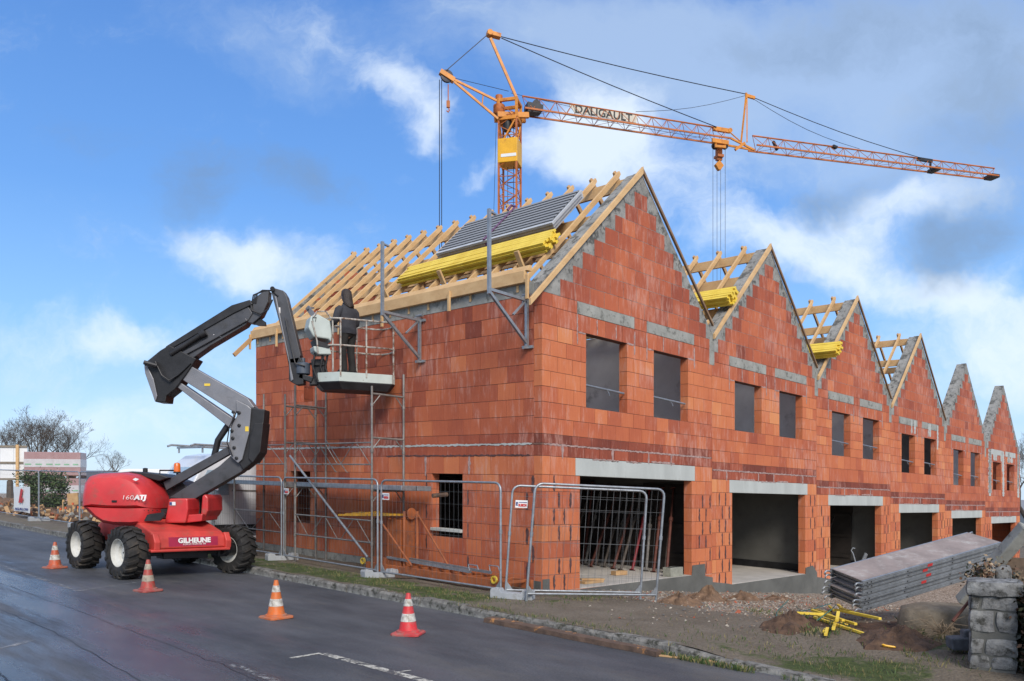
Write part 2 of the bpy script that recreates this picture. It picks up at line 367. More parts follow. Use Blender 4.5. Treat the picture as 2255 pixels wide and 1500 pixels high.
# ------------------------------------------------------------------ ground, road, kerb
def sm(x, a, b):
    t = max(0, min(1, (x - a) / (b - a))); return t * t * (3 - 2 * t)
def mound(u, v, cu, cv, ru, rv, h):
    d = ((u - cu) / ru) ** 2 + ((v - cv) / rv) ** 2
    return h * math.exp(-d * 1.6)
def gh(u, v):
    """height of the bare ground above the street's slope"""
    h = -.082 * max(0, min(u, 14) - .3) * (1 - .45 * sm(v, -3, -6))
    h -= .122 * sm(v, -4.4, -5.7) * sm(u, .2, -1.6)
    h += mound(u, v, 2.0, -5.9, 1.5, .9, .12) + mound(u, v, .7, -4.6, .9, .55, .10)
    if v > 10.4: h = max(h, -.35)
    h -= SB * max(0, v - 45)
    n = noise.fractal(V((u * 1.3, v * 1.3, .3)), 1, 2, 4)
    n2 = noise.noise(V((u * 6, v * 6, 1.3)))
    k = sm(u, -2.42, -1.7)
    return h + k * (.022 * n + .008 * n2)
def ground_material():
    m = bpy.data.materials.new('muddy_ground'); m.use_nodes = True
    nt = m.node_tree; N = nt.nodes; K = nt.links; b = N['Principled BSDF']
    at_ = N.new('ShaderNodeAttribute'); at_.attribute_name = 'cover'
    geo = N.new('ShaderNodeNewGeometry')
    def nz(s, d=6, r=.65):
        n = N.new('ShaderNodeTexNoise'); n.inputs['Scale'].default_value = s; n.inputs['Detail'].default_value = d; n.inputs['Roughness'].default_value = r
        K.new(geo.outputs['Position'], n.inputs['Vector']); return n.outputs['Fac']
    def ramp(f, *st):
        rp = N.new('ShaderNodeValToRGB'); K.new(f, rp.inputs[0]); e = rp.color_ramp.elements
        e[0].position, e[0].color = st[0][0], (*st[0][1], 1); e[1].position, e[1].color = st[-1][0], (*st[-1][1], 1)
        for p, c in st[1:-1]: q = e.new(p); q.color = (*c, 1)
        return rp.outputs[0]
    def mix(f, a, b_):
        n = N.new('ShaderNodeMix'); n.data_type = 'RGBA'; K.new(f, n.inputs[0]); K.new(a, n.inputs[6]); K.new(b_, n.inputs[7]); return n.outputs[2]
    def mth(op, a, b_, c=True):
        n = N.new('ShaderNodeMath'); n.operation = op; n.use_clamp = c
        for i, x in enumerate((a, b_)):
            if isinstance(x, (int, float)): n.inputs[i].default_value = x
            else: K.new(x, n.inputs[i])
        return n.outputs[0]
    sp = N.new('ShaderNodeSeparateColor'); K.new(at_.outputs['Color'], sp.inputs[0])
    mud = ramp(nz(1.6), (.3, (.085, .066, .045)), (.5, (.135, .11, .08)), (.72, (.19, .16, .125)))
    fine = ramp(nz(24, 8, .75), (.3, (.06, .046, .032)), (.62, (.20, .17, .135)))
    f1 = N.new('ShaderNodeValue'); f1.outputs[0].default_value = .45
    mud2 = mix(f1.outputs[0], mud, fine)
    vor = N.new('ShaderNodeTexVoronoi'); vor.inputs['Scale'].default_value = 26; K.new(geo.outputs['Position'], vor.inputs['Vector'])
    sepv = N.new('ShaderNodeSeparateColor'); K.new(vor.outputs['Color'], sepv.inputs[0])
    grav = ramp(sepv.outputs[0], (.0, (.11, .08, .055)), (.45, (.22, .17, .125)), (.8, (.34, .29, .235)), (1, (.46, .42, .37)))
    moss = ramp(nz(9, 7), (.3, (.028, .042, .012)), (.7, (.075, .095, .026)))
    soil = ramp(nz(5, 8), (.3, (.035, .019, .012)), (.7, (.115, .062, .038)))
    n1 = nz(3.2, 8, .7)
    def mask(ch): return mth('MULTIPLY', mth('SUBTRACT', mth('ADD', ch, mth('MULTIPLY', mth('SUBTRACT', n1, .5, False), 1.3, False), False), .38), 5.)
    c = mix(mask(sp.outputs[0]), mud2, grav); c = mix(mask(sp.outputs[2]), c, soil); c = mix(mask(sp.outputs[1]), c, moss)
    K.new(c, b.inputs['Base Color']); b.inputs['Roughness'].default_value = .9; b.inputs['Specular IOR Level'].default_value = .3
    bp = N.new('ShaderNodeBump'); bp.inputs['Strength'].default_value = .8; bp.inputs['Distance'].default_value = .03
    hh = mth('ADD', nz(18, 8, .7), mth('MULTIPLY', vor.outputs['Distance'], -.6, False), False)
    K.new(hh, bp.inputs['Height']); K.new(bp.outputs[0], b.inputs['Normal'])
    return m
def build_ground():
    def lin(a, b, st): n = max(1, round((b - a) / st)); return [a + (b - a) * i / n for i in range(n)]
    us = lin(-2.38, 9, .12) + lin(9, 16, .4) + lin(16, 60, 4) + [60, 120, 300, 700]
    vs = [-80, -40, -20] + lin(-12, -9, .5) + lin(-9, 1.0, .12) + lin(1, 8, .25) + lin(8, 40, 1) + [40, 60, 100, 200, 420, 800]
    vt = []; cov = []
    for v in vs:
        for u in us:
            vt.append(P(u, v, gh(u, v)))
            gravel = sm(u, .3, 1.2) * sm(v, -4.3, -3.0) * (1 - sm(v, .2, .5)) + .75 * sm(v, 10.5, 11) * sm(u, .5, 2)
            moss = .58 * sm(u, -2.4, -2.2) * (1 - sm(u, -1.5, -.8)) * sm(v, -1.2, .2) * (1 - sm(v, 12, 20) * .4) + .75 * mound(u, v, -1.4, -6.3, .9, 1.1, 1) + .55 * mound(u, v, .2, -6.4, .7, .7, 1) + .35 * mound(u, v, -.3, -2.9, 1.2, .4, 1) + .5 * mound(u, v, -1.0, -1.0, .7, .35, 1) \
                + .45 * mound(u, v, -1.9, -5, .6, 1.2, 1)
            soil = 1.0 * mound(u, v, 1.3, -5.7, 1.5, .9, 1) + .7 * mound(u, v, .4, -4.7, 1.0, .5, 1)
            cov.append((min(1, gravel), min(1, moss), min(1, soil), 1))
    nu = len(us)
    fs = [(j * nu + i, j * nu + i + 1, (j + 1) * nu + i + 1, (j + 1) * nu + i) for j in range(len(vs) - 1) for i in range(nu - 1)]
    me = bpy.data.meshes.new('ground'); me.from_pydata([tuple(p) for p in vt], [], fs)
    ca = me.color_attributes.new('cover', 'FLOAT_COLOR', 'POINT')
    ca.data.foreach_set('color', [x for c in cov for x in c])
    me.materials.append(ground_material()); me.shade_smooth()
    o = bpy.data.objects.new('ground', me); COL.objects.link(o); struct(o)
build_ground()

def road_material():
    m = bpy.data.materials.new('wet_asphalt'); m.use_nodes = True
    nt = m.node_tree; N = nt.nodes; K = nt.links; b = N['Principled BSDF']
    tc = N.new('ShaderNodeTexCoord')
    def nz(s, d=6, r=.6, sc=(1, 1, 1)):
        mp = N.new('ShaderNodeMapping'); mp.inputs['Scale'].default_value = sc; K.new(tc.outputs['UV'], mp.inputs[0])
        n = N.new('ShaderNodeTexNoise'); n.inputs['Scale'].default_value = s; n.inputs['Detail'].default_value = d; n.inputs['Roughness'].default_value = r
        K.new(mp.outputs[0], n.inputs['Vector']); return n.outputs['Fac']
    def mr(f, a, b_, c, d):
        n = N.new('ShaderNodeMapRange'); n.interpolation_type = 'SMOOTHSTEP'; K.new(f, n.inputs[0])
        for i, x in enumerate((a, b_, c, d)): n.inputs[i + 1].default_value = x
        return n.outputs[0]
    def mth(op, a, b_, c=False):
        n = N.new('ShaderNodeMath'); n.operation = op; n.use_clamp = c
        for i, x in enumerate((a, b_)):
            if isinstance(x, (int, float)): n.inputs[i].default_value = x
            else: K.new(x, n.inputs[i])
        return n.outputs[0]
    sx = N.new('ShaderNodeSeparateXYZ'); K.new(tc.outputs['UV'], sx.inputs[0])
    # the driven lane (away from the kerb) is damp and polished, the parking strip is drier
    lane = mr(mth('ADD', sx.outputs[0], mth('MULTIPLY', mth('SUBTRACT', nz(.55, 5), .5), 2.6)), -5.1, -7.0, 0, 1)
    streaks = nz(1.0, 7, .65, (1.3, .16, 1))
    wet = mth('MULTIPLY', mr(streaks, .36, .60, .25, 1.), mth('ADD', mth('MULTIPLY', lane, .72), .28), True)
    rp = N.new('ShaderNodeValToRGB'); K.new(nz(.9, 7, .65, (1, .35, 1)), rp.inputs[0]); e = rp.color_ramp.elements
    e[0].position, e[0].color = .3, (.030, .033, .039, 1); e[1].position, e[1].color = .72, (.098, .102, .112, 1)
    grit = N.new('ShaderNodeValToRGB'); K.new(nz(48, 4, .75), grit.inputs[0]); g = grit.color_ramp.elements
    g[0].position, g[0].color = .35, (.45, .45, .45, 1); g[1].position, g[1].color = .72, (1.9, 1.9, 1.9, 1)
    mx = N.new('ShaderNodeMix'); mx.data_type = 'RGBA'; mx.blend_type = 'MULTIPLY'; mx.inputs[0].default_value = .85; K.new(rp.outputs[0], mx.inputs[6]); K.new(grit.outputs[0], mx.inputs[7])
    dust = N.new('ShaderNodeMix'); dust.data_type = 'RGBA'
    K.new(mth('MULTIPLY', mr(mth('ADD', nz(.8, 8, .7, (1.2, .5, 1)), mth('MULTIPLY', mr(sx.outputs[1], -2.6, -6.0, 0, 1), .13)), .52, .74, 0, 1), .5), dust.inputs[0]); K.new(mx.outputs[2], dust.inputs[6]); dust.inputs[7].default_value = (.135, .125, .108, 1)
    K.new(dust.outputs[2], b.inputs['Base Color'])
    K.new(mr(wet, 0, 1, .70, .20), b.inputs['Roughness']); K.new(mr(wet, 0, 1, .35, .7), b.inputs['Specular IOR Level'])
    bp = N.new('ShaderNodeBump'); bp.inputs['Distance'].default_value = .010; K.new(mr(wet, 0, 1, .8, .4), bp.inputs['Strength'])
    K.new(mth('ADD', nz(70, 4, .7), mth('MULTIPLY', nz(1.4, 4), .8)), bp.inputs['Height']); K.new(bp.outputs[0], b.inputs['Normal'])
    return m
M_ROAD = road_material()
RW = -.12
rb = MB()
us = [-120, -40, -15, -10, -7, -5, -3.6, -2.5]; vs = [-80, -30, -12, -6, 0, 6, 12, 24, 48, 120, 420, 800]
for i in range(len(us) - 1):
    for j in range(len(vs) - 1):
        q = [(us[i], vs[j]), (us[i + 1], vs[j]), (us[i + 1], vs[j + 1]), (us[i], vs[j + 1])]
        rb.face([P(a, b, RW - SB * max(0, b - 48)) for a, b in q], 0, 0, q)
struct(rb.build('road', M_ROAD))

def paint_material(name, col, lo, hi, sc=(1, 1, 1)):
    m = bpy.data.materials.new(name); m.use_nodes = True
    nt = m.node_tree; N = nt.nodes; K = nt.links; b = N['Principled BSDF']; b.inputs['Base Color'].default_value = (*col, 1); b.inputs['Roughness'].default_value = .7
    g = N.new('ShaderNodeNewGeometry'); n = N.new('ShaderNodeTexNoise'); n.inputs['Scale'].default_value = 9; n.inputs['Detail'].default_value = 9; n.inputs['Roughness'].default_value = .75
    mp = N.new('ShaderNodeMapping'); mp.inputs['Scale'].default_value = sc; K.new(g.outputs['Position'], mp.inputs[0]); K.new(mp.outputs[0], n.inputs['Vector'])
    mr = N.new('ShaderNodeMapRange'); mr.interpolation_type = 'SMOOTHSTEP'; mr.inputs[1].default_value = lo; mr.inputs[2].default_value = hi; K.new(n.outputs['Fac'], mr.inputs[0])
    K.new(mr.outputs[0], b.inputs['Alpha']); return m
M_PAINT = paint_material('worn_road_paint', (.48, .46, .40), .40, .56)
M_PAINT2 = paint_material('faded_road_paint', (.30, .30, .30), .46, .66)
def marking(pts, w, m, z=RW + .004):
    mb = MB()
    for (x0, y0), (x1, y1) in zip(pts[:-1], pts[1:]):
        a, b = V((*ground_at(x0, y0, RW), 0)), V((*ground_at(x1, y1, RW), 0)); d = (b - a).normalized(); n = V((-d.y, d.x, 0)) * w / 2
        mb.face([P(*(a - n)[:2], z), P(*(b - n)[:2], z), P(*(b + n)[:2], z), P(*(a + n)[:2], z)])
    struct(mb.build('road_marking', m))
marking([(712, 1440), (948, 1503)], .11, M_PAINT); marking([(640, 1450), (706, 1439)], .06, M_PAINT, RW + .0045); marking([(875, 1481), (905, 1477)], .03, M_PAINT, RW + .0055)
marking([(-40, 1232), (172, 1302)], .11, M_PAINT2); marking([(172, 1302), (300, 1283)], .09, M_PAINT2, RW + .0045)
marking([(0, 1430), (75, 1409)], .08, M_PAINT2); marking([(512, 1464), (640, 1512)], .10, M_PAINT2)

M_TAR = mat('tar_seam', (.012, .012, .013), .5)
def crack(pts, w, z):
    mb = MB(); q = [V((*ground_at(x, y, RW), 0)) for x, y in pts]; fine = []
    for a, b in zip(q[:-1], q[1:]): fine += [a.lerp(b, i / 14) + V((.05 * noise.noise(V((a.x * 3 + i * .7, a.y, 1))), .05 * noise.noise(V((a.y, i * .9, 4))), 0)) for i in range(14)]
    for i, (a, b) in enumerate(zip(fine[:-1], fine[1:])):
        n = V((-(b - a).y, (b - a).x, 0)).normalized(); k0, k1 = [w * (.5 + .5 * abs(noise.noise(V((j * .8, w * 9, 2))))) for j in (i, i + 1)]
        mb.face([P(*(a - n * k0)[:2], z), P(*(b - n * k1)[:2], z), P(*(b + n * k1)[:2], z), P(*(a + n * k0)[:2], z)])
    struct(mb.build('road_crack', M_TAR))
crack([(-60, 1318), (120, 1392), (330, 1512)], .009, RW + .003); crack([(-60, 1262), (240, 1372), (480, 1460), (620, 1520)], .006, RW + .003); crack([(-10, 1480), (40, 1512)], .015, RW + .003); 
M_KERB = mat('granite_kerb', (.10, .095, .085), .85, col2=(.235, .225, .205), scale=7, bump=1., bscale=22, spot=(.035, .035, .025), spots=(.48, .64), spscale=9)
kb = MB(); v = -30.
while v < 60:
    L = rnd(.85, 1.15); dz = rnd(-.012, .012); du = rnd(-.012, .012)
    z0 = 0.005 - .115 * sm(v + L, -4.4, -5.7); z1 = 0.005 - .115 * sm(v, -4.4, -5.7)
    if abs(v) < 9:                                     # near stones get chipped, uneven edges
        n = 10; ring = []
        for k in range(n + 1):
            vv = v + .008 + (L - .016) * k / n; zt = z1 + (z0 - z1) * k / n + dz
            j = lambda s: noise.noise(V((vv * 7, s, 2))) * .012
            ring.append([P(-2.47 + du + j(1), vv, -.3), P(-2.46 + du + j(2), vv, zt - .035 + j(3)), P(-2.435 + du + j(4), vv, zt + j(5) * .4), P(-2.28 + du, vv, zt + j(6) * .4), P(-2.27 + du, vv, -.3)])
        kb.loft(ring)
    else:
        kb.bx(-2.46 + du, -2.27 + du, v + .01, v + L - .01, -.3, z0 + dz, P)
    v += L
struct(kb.build('kerb', M_KERB))

# ------------------------------------------------------------------ the row of brick houses
JU = [0, 5.93, 11.65, 17.48, 23.34, 29.01, 35.15]
LB = [2.10, 1.86, 1.57, 1.33, 1.09, .81]; HEAD = [4.84, 4.58, 4.34, 4.07, 3.84, 3.57]; SILL = [3.42, 3.38, 3.05, 2.73, 2.42, 2.33]
SLAB = [-.02, -.33, -.56, -.80, -1.04, -1.30]
WIN = [((1.27, 2.59), (3.55, 4.89))] + [((1.07, 2.43), (3.43, 4.81))] * 4 + [((1.22, 2.6), (3.63, 5.0))]
GAR = [(1.08, 5.04)] + [(.94, 4.99)] * 4 + [(1.08, 5.25)]
DEP = 10.3; T = .2
def fr_front(u0): return lambda s, n, w: P(u0 + s, n, w)
def fr_left(s, n, w): return P(n, s, w)
def brick(mb, fr, s0, s1, n0, n1, w0, w1, tone):
    g = .0048
    s0 += g; s1 -= g; w0 += g; w1 -= g
    c = [fr(s0, n0, w0), fr(s1, n0, w0), fr(s1, n1, w0), fr(s0, n1, w0), fr(s0, n0, w1), fr(s1, n0, w1), fr(s1, n1, w1), fr(s0, n1, w1)]
    i = len(mb.v); mb.v += c
    for f, uv in (((0, 1, 5, 4), [(s0, w0), (s1, w0), (s1, w1), (s0, w1)]), ((2, 3, 7, 6), [(s1 + 40, w0), (s0 + 40, w0), (s0 + 40, w1), (s1 + 40, w1)]),
                  ((3, 0, 4, 7), [(s0 - n1, w0), (s0 - n0, w0), (s0 - n0, w1), (s0 - n1, w1)]), ((1, 2, 6, 5), [(s1 + n0, w0), (s1 + n1, w0), (s1 + n1, w1), (s1 + n0, w1)]),
                  ((4, 5, 6, 7), [(s0, w1 + n0), (s1, w1 + n0), (s1, w1 + n1), (s0, w1 + n1)]), ((0, 3, 2, 1), [(s0, w0 - n0), (s0, w0 - n1), (s1, w0 - n1), (s1, w0 - n0)])):
        mb.f.append([i + k for k in f]); mb.m.append(0); mb.t.append(max(.001, tone)); mb.uv.append(uv)
def row(mb, mo, fr, s0, s1, w0, w1, off, tone, L=.46, spread=.10, T=T, edge=None):
    """one course of bricks from s0 to s1, its mortar core behind"""
    mo.bx(s0 + .011, s1 - .011, .007, T - .007, w0 - .0, w1 + .0, fr)
    s = s0; nx = s0 + (off * L if off else L); i = 0
    while s < s1 - .01:
        e = min(nx + rnd(-.015, .015), s1)
        if s1 - e < .13: e = s1
        r = random.random()
        t = tone + rnd(-spread, spread) * .75 + (.17 if r > .90 else -.17 if r < .12 else 0)
        if edge and (s == s0 or e == s1) : t = edge + rnd(-.08, .08)
        brick(mb, fr, s, e, rnd(-.0015, .0015), T, w0, w1, t)
        s = e; nx = s + L * random.choice((1, 1, 1, .93, .6 if i % 5 == 3 else 1)); i += 1
def split(a, b, holes):
    segs = [(a, b)]
    for h0, h1 in holes:
        o = []
        for x, y in segs:
            if h1 <= x or h0 >= y: o.append((x, y)); continue
            if h0 - x > .02: o.append((x, h0))
            if y - h1 > .02: o.append((h1, y))
        segs = o
    return segs
def levels(keys, pitch=.315):
    out = []
    for a, b in zip(keys[:-1], keys[1:]):
        n = max(1, round((b - a) / pitch)); out += [(a + (b - a) * i / n, a + (b - a) * (i + 1) / n) for i in range(n)]
    return out
def wiggle(mb, fr, s, w0, w1, wd, vert=True, mi=0, n0=-.006):
    """an uneven smear of mortar on a joint"""
    n = max(3, int(abs(w1 - w0) / .045)); L_, R_ = [], []
    for k in range(n + 1):
        t = w0 + (w1 - w0) * k / n; a = wd * rnd(.6, 1.5) * (.5 if k in (0, n) else 1) / 2; c = s + rnd(-.008, .008)
        L_.append((c - a, t)); R_.append((c + a, t))
    for k in range(n):
        q = [L_[k], R_[k], R_[k + 1], L_[k + 1]]
        q = [(x, y) if vert else (y, x) for x, y in q]
        mb.prism([fr(x, n0, y) for x, y in q], fr(0, .02, 0) - fr(0, 0, 0), mi)
SL = .978
M_BARGE = mat('shaded_barge_board', (.17, .10, .055), .7, col2=(.27, .165, .09), scale=3)  # darker than the left slope's board: its shade is put into the colour
def house(k):
    u0, u1 = JU[k], JU[k + 1]; Wd = u1 - u0; dz = -.255 * k; c = Wd / 2 + (.12 if k == 0 else 0)
    lb, hd, sl, fl = LB[k], HEAD[k], SILL[k], SLAB[k]
    lab = ['brick end house of the row with its long side wall along the street', 'second brick house of the row, its open garage showing a grey wall',
           'third brick house of the row with dark props inside its garage', 'fourth brick house of the row, pale streaks over its two upper windows',
           'fifth brick house of the row, bare concrete topped gable before the last one', 'last brick house at the far end, grey streaked upper front and bare gable'][k]
    root = thing('brick_house', lab, 'house', P(u0 + c, 0, fl), 'terraced brick houses under construction')
    fr = fr_front(u0); mb = MB(); mo = MB(); sme = MB(); mr_ = MB()
    (a0, a1), (b0, b1) = WIN[k]; g0, g1 = GAR[k]
    t_g = [.60, .66, .66, .68, .64, .55][k]; t_u = [.54, .60, .58, .55, .50, .42][k]
    # ground floor
    j = 0
    for w0, w1 in levels([fl - .42, fl - .02, lb]):
        for s0, s1 in split(0, Wd, [(g0, g1)] if w1 > fl + .01 else []):
            row(mb, mo, fr, s0, s1, w0, w1, .5 * (j % 2) + .45 * ((j + 1) % 2), t_g + (.1 if j % 3 else -.06), .40)
            if w1 > fl + .1:
                for s in (s0 + .33, s0 + .62) if j % 2 else (s0 + .47, s0 + .80):
                    if s < s1 - .05 and random.random() < .8: wiggle(sme, fr, s, w0 + .01, w1 - .01, .045, mi=0)
        j += 1
    lo = (g0 - .13, g1 + .14); lt = lb + (.34 if k == 0 else .31)
    for s0, s1 in split(0, Wd, [lo]): row(mb, mo, fr, s0, s1, lb, lt, .5, t_g + .15)
    lin = MB(); lin.bx(lo[0] + .003, lo[1] - .003, -.006, T, lb + .002, lt - .004, fr)
    lin.build('garage_lintel', M_LINTEL, root, bevel=.008)
    # edge-of-floor courses
    p1 = lt + .2; p2 = p1 + .03; p3 = p2 + .17
    row(mb, mo, fr, 0, Wd, lt, p1, .5, .20, .5, .14)
    mo.bx(.0, Wd, .002, T, p1, p2, fr)
    row(mb, mo, fr, 0, Wd, p2, p3, .35, .10, .62, .12)
    for s in (rnd(.5, 1), rnd(1.6, 2.6), rnd(2.8, 3.4), rnd(4, 5)): wiggle(sme, fr, s, lt - .03, p1 + .02, .05, mi=1)
    for s in (lo[0] + .5, lo[0] + 1.6, lo[0] + 2.5): wiggle(sme, fr, lt + rnd(-.02, .03), s, s + rnd(.4, 1.1), .035, False, 1)
    wiggle(sme, fr, p1 + .015, .05, Wd - .05, .03, False, 1, -.004)
    # upper floor
    j = 0
    for w0, w1 in levels([p3, sl], .31) + levels([sl, hd], .285):
        hol = [(a0, a1), (b0, b1)] if w0 > sl - .01 else []
        for s0, s1 in split(0, Wd, hol):
            row(mb, mo, fr, s0, s1, w0, w1, .5 if j % 2 else .98, t_u + (.12 if hol else -.02) + rnd(-.05, .05), .44)
        j += 1
    w1, w2 = hd + .33, hd + .57
    for s0, s1 in ((0, a0 - .27), (a0 - .27, a1 + .26), (a1 + .26, b0 - .26), (b0 - .26, b1 + .26), (b1 + .26, Wd)):
        row(mb, mo, fr, s0, s1, hd, w1, .7, .38 if s0 in (a0 - .27, b0 - .26) else .42, .55, .1)
        if s0 in (a0 - .27, b0 - .26):
            x = MB(); x.bx(s0 + .003, s1 - .003, -.003, T, w1 + .003, w2, fr); x.build('window_lintel', M_CONC if k != 5 else M_LINTEL, root, bevel=.006)
            wiggle(sme, fr, s0, hd - .25, w1, .035, mi=1); wiggle(sme, fr, s1, hd - .2, w1 - .05, .04, mi=1)
            wiggle(sme, fr, hd - .01, s0 + .03, s0 + .25, .03, False, 1); wiggle(sme, fr, hd + .0, s1 - .26, s1 - .03, .03, False, 1)
            for q in (.33, .66): wiggle(sme, fr, s0 + (s1 - s0) * q, hd + .02, w1 - .01, .028, mi=1)
        else: row(mb, mo, fr, s0, s1, w1, w2, .6, .42)
    if k in (3, 5):                                    # cement run-off
        for s in [rnd(.2, Wd - .2) for _ in range(14 if k == 5 else 5)]:
            e = rnd(.3, 1.0) if k == 3 else rnd(.6, 2.6)
            if any(h0 - .05 < s < h1 + .05 for h0, h1 in ((a0, a1), (b0, b1))): e = min(e, .5)
            wiggle(sme, fr, s, w2 - e, w2 - .02, rnd(.06, .2) if k == 3 else rnd(.15, .4), mi=2, n0=-.005)
    # gable: stepped bricks let into a cast concrete slope
    ap = 8.47 + dz; ev = ap - (Wd / 2) * SL
    i = 0; w = w2
    while ap - w - .36 > .36:
        hw = (ap - (w + .325)) / SL - .22
        if i == 0: s0, s1 = max(.33 if k == 0 else .12, c - hw), min(Wd - .08, c + hw)
        else: s0, s1 = c - hw + rnd(-.05, .05), c + hw + rnd(-.05, .05)
        s0 = max(s0, .1); s1 = min(s1, Wd - .1)
        row(mb, mo, fr, s0, s1, w, w + .325, .55 if i % 2 else .95, .42 + rnd(-.05, .05), .45, .14, edge=.26)
        w += .325; i += 1
    gb = MB(); wob = lambda a: rnd(-.015, .015)
    L_ = [(c + (0 - c) * t, ap + (ev - ap) * t) for t in [i / 14 for i in range(15)]]; R_ = [(c + (Wd - c) * t, ap + (ev - ap) * t) for t in [i / 14 for i in range(1, 15)]]
    poly = [(.003, w2 + .002)] + [(x + .003, y + wob(0)) for x, y in L_[::-1]] + [(x - .003, y + wob(0)) for x, y in R_] + [(Wd - .003, w2 + .002)]
    gb.prism([fr(x, .003, y) for x, y in poly], fr(0, T - .006, 0) - fr(0, 0, 0))
    for side in (L_, [L_[0]] + R_):                   # the coping is thicker than the wall
        q = [(x, y) for x, y in side] + [(x, y - .13) for x, y in side[::-1]]
        gb.prism([fr(min(max(x, .004), Wd - .004), T - .002, y - .004) for x, y in q], fr(0, .17, 0) - fr(0, 0, 0))
    gb.build('gable_coping', M_RAMP, root)
    po = MB(); po.bx(Wd - .12, Wd + .11, -.004, T * .9, ev - (.75 if k < 4 else .95), ev + .02, fr)
    if k < 5: po.build('valley_post', M_CONC, root, bevel=.01)
    # rear wall, with unseen openings added to light the rooms
    frb = lambda s, n, w: P(u0 + s, DEP - T + n, w)
    rb_ = MB(); j = 0
    for w0, w1 in levels([fl - .1, fl + .9, fl + 2.2, hd + .57]):
        for s0, s1 in split(.2 if k == 0 else 0, Wd, ([(4.1, 5.3)] if k == 0 else [(1.2, 2.4), (3.6, 4.6)]) if fl + 3.4 < w0 < fl + 4.7 else []): row(rb_, mr_, frb, s0, s1, w0, w1, .5 if j % 2 else 1, .4)
        j += 1
    w = w2
    while ap - w - .36 > .2:
        hw = (ap - (w + .325)) / SL - .06
        row(rb_, mr_, frb, max(.2, c - hw), min(Wd - .02, c + hw), w, w + .325, .5 if i % 2 else 1, .42); w += .325; i += 1
    gb = MB(); gb.prism([frb(x, .003, y) for x, y in [(.203, w2 + .002), (.203, ev + .2), (c, ap), (Wd - .003, ev), (Wd - .003, w2 + .002)]], frb(0, T - .006, 0) - frb(0, 0, 0))
    gb.build('rear_gable_coping', M_RAMP, root); rb_.build('rear_brick_wall', M_BRICK, root); mr_.build('rear_mortar_core', M_MORTAR, root)
    # the long side wall of the end house
    if k == 0:
        ow = [((2.12, 3.05), (.88, 2.08)), ((7.64, 8.55), (.80, 2.08)), ((7.5, 8.24), (3.798, 4.75))]
        j = 0
        for w0, w1 in levels([-.12, .165, 2.08, 2.44]) + [(2.44, 2.64)] + [(2.67, 2.85)] + levels([2.85, 5.38]):
            md = (w0 + w1) / 2; hol = [h for h, z in ow if z[0] - .12 < md < z[1]]
            st = 4.35 if w0 < 0 else DEP
            tn = .30 if w1 - w0 < .22 else .54 if w1 < 2.5 else .36 if w0 > 4.4 else .44
            for s0, s1 in split(.2, st, hol):
                row(mb, mo, fr_left, s0, s1, w0, w1, (.55 if j % 2 else 1.) if s0 < .3 else .6, tn, .46 if w1 - w0 > .22 else .6, .17)
            if j in (1, 2, 3, 4, 5, 6):
                for s in (.36,) if j % 2 else (.22, ): wiggle(sme, fr_left, s, w0 + .01, w1 - .01, .05, mi=0)
                for s in ((1.95,) if j % 2 else (3.22,)): wiggle(sme, fr_left, s, w0 + .03, w1 - .01, .035, mi=0)
            j += 1
        mo.bx(.2, DEP, .003, T, 2.64, 2.67, fr_left); wiggle(sme, fr_left, 2.655, .25, DEP - .1, .035, False, 2, -.006)
        wiggle(sme, fr_left, 2.445, .3, 4.6, .03, False, 0)
        for (h0, h1), z in ow[:2]:
            wiggle(sme, fr_left, h0 - .2, z[1], z[1] + .36, .06, mi=1); wiggle(sme, fr_left, h1 + .2, z[1] - .05, z[1] + .36, .06, mi=1)
        x = MB(); x.bx(4.36, DEP - .004, .003, T, -.25, .163, fr_left); x.build('base_course', M_CONC, root)
        x = MB(); x.bx(.205, DEP + .0, -.004, T, 5.383, 5.62, fr_left); x.build('ring_beam', M_CONC, root)
        for (h0, h1), z in ow[:2]:
            x = MB(); x.bx(h0 + .003, h1 - .003, -.05, T * .9, z[0] + .03, z[0] + .09, fr_left)
            if h0 < 5: x.build('window_sill', M_LINTEL, root, bevel=.006)
        x = MB(); x.bx(.012, .2, -.012, .12, -.2, .2, fr_front(0)); x.bx(-.008, .003, .02, .2, -.2, .16, fr_front(0))
        x.build('corner_patch', M_RENDER, root)
    mb.build('brick_wall', M_BRICK, root); mo.build('mortar_core', M_MORTAR, root); struct(sme.build('mortar_smear', [M_SMEAR, M_LIME, M_LINTEL], root), 'stuff')
    # floors and party wall
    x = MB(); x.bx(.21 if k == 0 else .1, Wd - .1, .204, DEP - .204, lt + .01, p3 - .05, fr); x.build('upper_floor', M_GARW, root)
    x = MB(); x.bx(.21 if k == 0 else 0.0, Wd - .0, .004, DEP - .204, fl - .16, fl, fr)
    x.build('ground_slab', M_SLAB, root)
    x = MB(); x.bx(Wd - .1, Wd + .1, T + .004, DEP - .21, fl - .3, ev + .2, fr)
    for v in (2.6, 5.2, 7.8): x.bx(Wd - .104, Wd - .1, v, v + .012, fl, ev - .1, fr)
    x.bx(Wd - .103, Wd - .1, T + .01, DEP - .3, hd - .45, hd - .44, fr)
    x.build('party_wall', M_GARW if k == 3 else M_PARTY, root); x = MB(); x.bx(Wd - .107, Wd - .1035, T + .01, DEP - .3, fl, lt + .0, fr); x.build('garage_shade_sheet', M_GARW, root)  # thin dark sheet, and fourth house's darker wall, carry the shade as colour
    if k in (1, 2): x = MB(); x.bx(Wd - .13, Wd - .104, .25, DEP - .3, fl + .002, fl + .2, fr); x.build('bitumen_strip', M_BLACK, root)
    # damp render along the foot of the front
    x = MB(); pts = []
